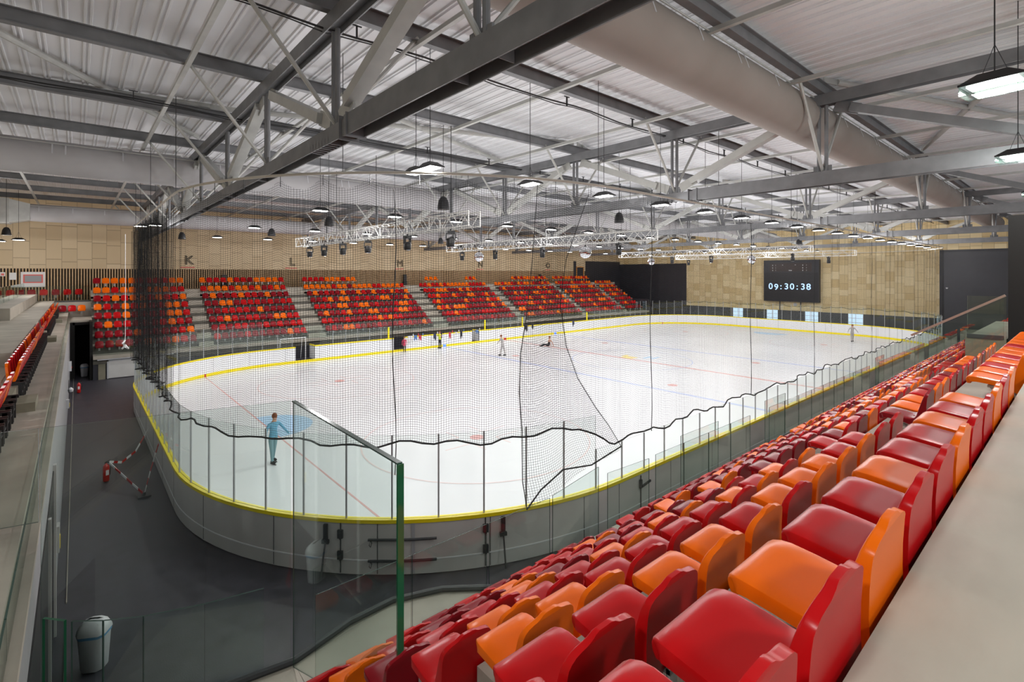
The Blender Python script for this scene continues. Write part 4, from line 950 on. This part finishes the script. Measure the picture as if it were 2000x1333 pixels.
# red and white tape from extinguisher to the boards and to a foot
def tape(pts, label):
    P_ = [Vector(p) for p in pts]; seg = []; 
    for i in range(len(P_)-1):
        for k in range(6): seg.append(P_[i].lerp(P_[i+1], k/6))
    seg.append(P_[-1]); o = None; m1, m2 = MB(), MB()
    for i in range(len(seg)-1): (m1 if (i//2) % 2 else m2).bar(seg[i], seg[i+1], .012, .07)
    root = empty('barrier_tape', P_[0], 0, label, 'barrier tape')
    for m_, nm, mt_ in ((m1, 'red_stripes', M['extred']), (m2, 'white_stripes', M['tapew'])):
        m_.v = [(v[0]-P_[0].x, v[1]-P_[0].y, v[2]-P_[0].z) for v in m_.v]; m_.build(nm, mt_, root)
tape([(.78, 20.4, .60), (1.1, 20.6, .45), (1.5, 21.2, .55), (1.95, 22.3, .95)], 'red and white barrier tape running up to the boards')
tape([(.78, 20.35, .58), (1.15, 19.3, .30), (1.5, 18.3, .06)], 'red and white barrier tape lying down to a metal foot')
tape([(1.52, 18.3, .10), (1.7, 18.9, .5), (1.98, 19.6, 1.1)], 'red and white barrier tape between the metal foot and the boards')
o = MB().box(-.16, .16, -.12, .12, 0, .03).tube((0, 0, .03), (0, 0, .12), .04, 10).build('floor_weight', M['dark'], label='low black metal barrier foot on the floor near the boards', cat='barrier foot'); o.location = (1.5, 18.3, 0)
q = MB().box(0, .12, -.11, .11, 1.45, 1.95); q.box(.12, .14, -.05, .05, 1.6, 1.68, 1); o = q.build('wall_box', [M['whiteplastic'], M['extred']], label='white wall box with red button on the corridor wall by the passage', cat='wall box'); o.location = (-.33, 35.2, 0)
q = MB()
for k in range(4): q.path([(.06, .28*math.cos(a+k*.3)*(1-.12*k), 1.6+.28*math.sin(a+k*.3)*(1-.1*k)) for a in [i*.42 for i in range(16)]], .012, 5)
q.lathe([(.02, 0), (.09, .02), (.10, .12), (.03, .2)], (.12, 0, 1.35), 12, 1); o = q.build('cable_coil', [M['black'], M['whiteplastic']], label='coiled black cable with white socket hung on the corridor wall', cat='cable'); o.location = (-.33, 29.5, 0)
o = MB().box(0, .10, -.07, .07, 1.15, 1.5).box(.10, .115, -.05, .05, 1.2, 1.35, 1).build('wall_socket', [M['whiteplastic'], M['stick']], label='beige switch box on the corridor wall below the cable coil', cat='switch box'); o.location = (-.33, 27.0, 0)
o = MB().box(0, .08, -.12, .12, 1.25, 1.75).box(.08, .09, -.04, .04, 1.3, 1.55, 1).build('door_controller', [M['galvl'], M['stick']], label='metal door controller with yellow mark beside the dark doorway', cat='controller'); o.location = (-.33, 13.0, 0)
# rope with a knotted bag hanging by the net end
q = MB().path([(1.97, 34, 8.7), (1.97, 34, 5), (1.97, 34.02, 3.3), (1.95, 34, 2.9)], .014, 6); o = q.build('hanging_rope', M['tapew'], label='white rope with a knotted end hanging beside the net', cat='rope')
MB().path([(1.95, 34, 3.0), (1.86, 33.9, 2.85), (1.93, 34.1, 2.65), (2.08, 34, 2.55), (1.98, 33.9, 2.75), (1.83, 34.05, 2.55)], .05, 7).build('knot', M['tapew'], o, True)

# floor grate by the near gate
q = MB()
for k in range(36): q.bar(Vector((4.2+.085*k, 8.75-.030*k, -.005)), Vector((4.24+.085*k, 8.35-.030*k, -.005)), .03, .02)
q.build('floor_grate', M['dark'], label='dark ribbed floor grate in front of the board gate', cat='grate')

# ------------------------------------------------------------ clothes on the far boards
cm = [mat('cloth_%d' % i, c, .8) for i, c in enumerate(((.75, .75, .75), (.02, .02, .03), (.10, .22, .5), (.6, .05, .08), (.03, .03, .04), (.05, .06, .12)))]
for i, (x, w_, ln, ci_, nm) in enumerate(((21.55, .35, .55, 0, 'white jacket'), (22.05, .22, .35, 2, 'blue top'), (22.5, .2, .4, 3, 'red and black scarf'), (24.0, .22, .5, 5, 'navy coat'), (24.6, .25, .6, 1, 'black trousers'), (26.3, .15, .2, 0, 'pale cap'), (26.85, .18, .62, 4, 'black stole'),
                                         (29.9-1.2, .2, .3, 2, 'dark blue towel'), (25.6, .16, .5, 3, 'red leggings'), (35.0, .3, .55, 1, 'black jacket'), (35.9, .2, .45, 4, 'black hoodie'), (42.2, .25, .55, 5, 'navy and black top'))):
    q = MB(); n = 5; vs = []
    for s_ in range(n+1):
        f = s_/n; xx = -w_/2+w_*f; l1 = ln*(.75+.25*math.sin(f*7+i)); vs += [(xx*.9, .16, -.12), (xx, .14, .02), (xx, -.03, .02), (xx*.85, -.035-.02*math.sin(f*8), -l1)]
    fs = []
    for s_ in range(n):
        for j in range(3): fs.append((4*s_+j, 4*s_+j+1, 4*s_+5+j, 4*s_+4+j))
    vs = [(v[0]*1.35, v[1], v[2]*1.15) for v in vs]; q.add(vs, fs); o = q.build('draped_garment', cm[ci_], None, True, label='%s draped over the far boards' % nm, cat='garment', group='clothes on the far boards'); o.location = (x, Y1+.01, 1.2)
    md = o.modifiers.new('thick', 'SOLIDIFY'); md.thickness = .012
    if i < 9:
        b_ = MB().lathe([(.04, 0), (.045, .12), (.02, .17), (.018, .21)], n=10).build('water_bottle', cm[(0, 3, 2, 0, 1, 0, 2, 0, 3)[i]], None, True, label='small sports bottle on the far board rail beside the %s' % nm, cat='bottle', group='bottles on the far board rail'); b_.location = (x+.33, Y1+.06, 1.2)

# ------------------------------------------------------------ people
def figure(name, loc, rz, joints, edges_, radii, mats_, pick, label, extras=None):
    root = empty(name, loc, rz, label, 'person')
    me = bpy.data.meshes.new('body'); me.from_pydata(joints, edges_, []); tmp = bpy.data.objects.new('body_tmp', me); COL.objects.link(tmp)
    sk = tmp.modifiers.new('s', 'SKIN'); ss = tmp.modifiers.new('u', 'SUBSURF'); ss.levels = 2
    for i, r in enumerate(radii):
        v = me.skin_vertices[0].data[i]; v.radius = r if isinstance(r, tuple) else (r, r); v.use_root = (i == 0)
    dg = bpy.context.evaluated_depsgraph_get(); m2 = bpy.data.meshes.new_from_object(tmp.evaluated_get(dg)); bpy.data.objects.remove(tmp)
    m2.name = 'body'; m2.materials.clear()
    for m_ in mats_: m2.materials.append(m_)
    for p in m2.polygons: p.material_index = pick(p.center); p.use_smooth = True
    o = mesh_obj('body', m2, root)
    for nm, mb_, mt_ in (extras or []): mb_.build(nm, mt_, root, True)
    return root
def sph(c, rx, ry, rz_, n=12):
    q = MB(); vs = []; fs = []
    for i in range(n+1):
        a = math.pi*i/n
        for j in range(n): b_ = 2*math.pi*j/n; vs.append((c[0]+rx*math.sin(a)*math.cos(b_), c[1]+ry*math.sin(a)*math.sin(b_), c[2]+rz_*math.cos(a)))
    for i in range(n):
        for j in range(n): fs.append((i*n+j, i*n+(j+1) % n, (i+1)*n+(j+1) % n, (i+1)*n+j))
    return q.add(vs, fs)
def standing(k=1.0, lean=0.0, arm='down', stride=.0):
    """pelvis first; facing +y; k scales to height"""
    J = [(0, 0, .93), (0, .01+lean*.2, 1.10), (0, .02+lean*.6, 1.34), (0, .02+lean*.8, 1.47), (0, .03+lean*.9, 1.55), (0, .04+lean, 1.64), (0, .03+lean, 1.72)]
    E_ = [(0, 1), (1, 2), (2, 3), (3, 4), (4, 5), (5, 6)]; Rd = [(.15, .11), (.13, .10), (.15, .11), (.075, .075), (.055, .055), (.085, .10), (.07, .08)]
    for sg in (-1, 1):
        b_ = len(J); st = stride*sg
        J += [(.09*sg, 0, .88), (.10*sg, st*.4, .50), (.10*sg, st*.7-.02, .13), (.10*sg, st*.7+.11, .06)]; E_ += [(0, b_), (b_, b_+1), (b_+1, b_+2), (b_+2, b_+3)]; Rd += [.10, .065, .048, .045]
        b_ = len(J); y_ = lean*.7
        if arm == 'down': a_ = [(.19*sg, y_, 1.40), (.25*sg, y_-.02, 1.15), (.25*sg, y_+.08, .92), (.25*sg, y_+.11, .83)]
        elif arm == 'face': a_ = [(.19*sg, y_, 1.40), (.26*sg, y_+.08, 1.18), (.12*sg, y_+.24, 1.38), (.07*sg, y_+.25, 1.46)]
        else: a_ = [(.19*sg, y_, 1.40), (.33*sg, y_+.05, 1.20), (.42*sg, y_+.18, 1.02), (.45*sg, y_+.23, .96)]
        J += a_; E_ += [(2, b_), (b_, b_+1), (b_+1, b_+2), (b_+2, b_+3)]; Rd += [.06, .045, .034, (.035, .022)]
    J = [(a*k, b_*k, c*k) for a, b_, c in J]; Rd = [tuple(v*k for v in r) if isinstance(r, tuple) else r*k for r in Rd]
    return J, E_, Rd
def head_bits(c, k, hair_m, longh=False):
    h = sph((c[0], c[1]-.015*k, c[2]+.035*k), .088*k, .10*k, .11*k)
    if longh: 
        t = sph((c[0], c[1]-.09*k, c[2]-.12*k), .05*k, .04*k, .16*k); h.add(t.v, t.f)
    fc = MB(); 
    for sg in (-1, 1): e_ = sph((c[0]+sg*.032*k, c[1]+.088*k, c[2]+.0*k), .009*k, .007*k, .007*k, 6); fc.add(e_.v, e_.f)
    ns = sph((c[0], c[1]+.10*k, c[2]-.025*k), .011*k, .016*k, .02*k, 6)
    return [('hair', h, hair_m), ('eyes', fc, M['black']), ('nose', ns, M['skin'])]
def skates(k, stride=0):
    q = MB()
    for sg in (-1, 1):
        y = stride*sg*.7*k; q.box(.10*sg*k-.004, .10*sg*k+.004, y-.12*k, y+.20*k, 0, .03)
        s_ = sph((.10*sg*k, y+.04*k, .08*k), .05*k, .15*k, .055*k, 8); q.add(s_.v, s_.f)
    return q
blue = mat('cloth_blue', (.16, .42, .60), .8); teal = mat('cloth_teal', (.20, .34, .38), .8); lime = mat('cloth_lime', (.62, .72, .03), .7); pinkm = mat('cloth_pink', (.55, .06, .12), .8); blk = mat('cloth_black', (.02, .02, .025), .8); greyc = mat('cloth_grey', (.45, .43, .42), .8)
def body_pick(k, waist, neck, hands=None, sleeveless=False):
    def f(c):
        if c.z > neck*k: return 2
        if abs(c.x) > .235*k and c.z < .9*k: return 2
        if sleeveless and abs(c.x) > .2*k and c.z < 1.40*k: return 2
        return 0 if c.z > waist*k else 1
    return f
def person(loc, rz, k, mats_, label, arm='down', stride=0, lean=0, waist=.92, longh=False, hair=None, sleeveless=False):
    J, E_, Rd = standing(k, lean, arm, stride)
    figure('person', loc, rz, J, E_, Rd, mats_, body_pick(k, waist, 1.47, None, sleeveless), label, head_bits(J[5], k, hair or M['hair'], longh)+[('skates', skates(k, stride), M['black'])])
person((5.15, 18.62, 0), R(200), .98, [blue, teal, M['skin']], 'person in a blue top skating on the ice near the blue crease', 'out', .16, .06)
person((24.15, 37.55, 0), R(100), .86, [lime, blk, M['skin']], 'person in a lime sleeveless top standing at the far boards with hands raised', 'face', .04, longh=True, sleeveless=True)
person((20.7, 37.6, 0), R(150), .73, [pinkm, blk, M['skin']], 'child in a pink coat standing beside the open far gate', 'down', .03, waist=.72)
person((25.8, 30.9, 0), R(80), .95, [greyc, greyc, M['skin']], 'person in pale grey skating across the ice before the far boards', 'out', .25, .12)
person((56.6, 15.1, 0), R(120), .95, [greyc, greyc, M['skin']], 'person in grey skating near the far end boards', 'out', .2, .1)
# seated on the ice, leaning back on the hands
J = [(0, 0, .12), (0, -.06, .30), (0, -.12, .52), (0, -.13, .64), (0, -.12, .71), (0, -.11, .80), (0, -.11, .87)]
E_ = [(0, 1), (1, 2), (2, 3), (3, 4), (4, 5), (5, 6)]; Rd = [(.15, .12), (.12, .10), (.14, .10), (.07, .07), (.05, .05), (.085, .095), (.07, .08)]
for sg in (-1, 1):
    b_ = len(J); J += [(.09*sg, .05, .11), (.12*sg, .42, .22), (.12*sg, .80, .07), (.12*sg, .86, .14)]; E_ += [(0, b_), (b_, b_+1), (b_+1, b_+2), (b_+2, b_+3)]; Rd += [.095, .065, .045, .045]
    b_ = len(J); J += [(.18*sg, -.12, .56), (.25*sg, -.26, .35), (.24*sg, -.36, .08), (.24*sg, -.40, .03)]; E_ += [(2, b_), (b_, b_+1), (b_+1, b_+2), (b_+2, b_+3)]; Rd += [.055, .042, .033, (.035, .02)]
figure('person', (32.2, 32.1, 0), R(75), J, E_, Rd, [M['skin'], blk, M['skin']], lambda c: 1 if (c.z < .40 and abs(c.x) < .21) else 0, 'person in black sitting on the ice with legs stretched out', head_bits(J[5], 1, M['hair']))
# small hockey goal parked behind the far boards
o = empty('hockey_goal', (12.2, 39.0, 0), 0, 'white framed goal parked behind the far boards', 'goal'); 
MB().path([(-.9, 0, 0), (-.9, 0, 1.75), (.9, 0, 1.75), (.9, 0, 0)], .04, 8).path([(-.9, 0, 1.75), (-.8, .5, 1.6), (-.8, .8, .05)], .02, 6).path([(.9, 0, 1.75), (.8, .5, 1.6), (.8, .8, .05)], .02, 6).build('frame', M['white'], o)
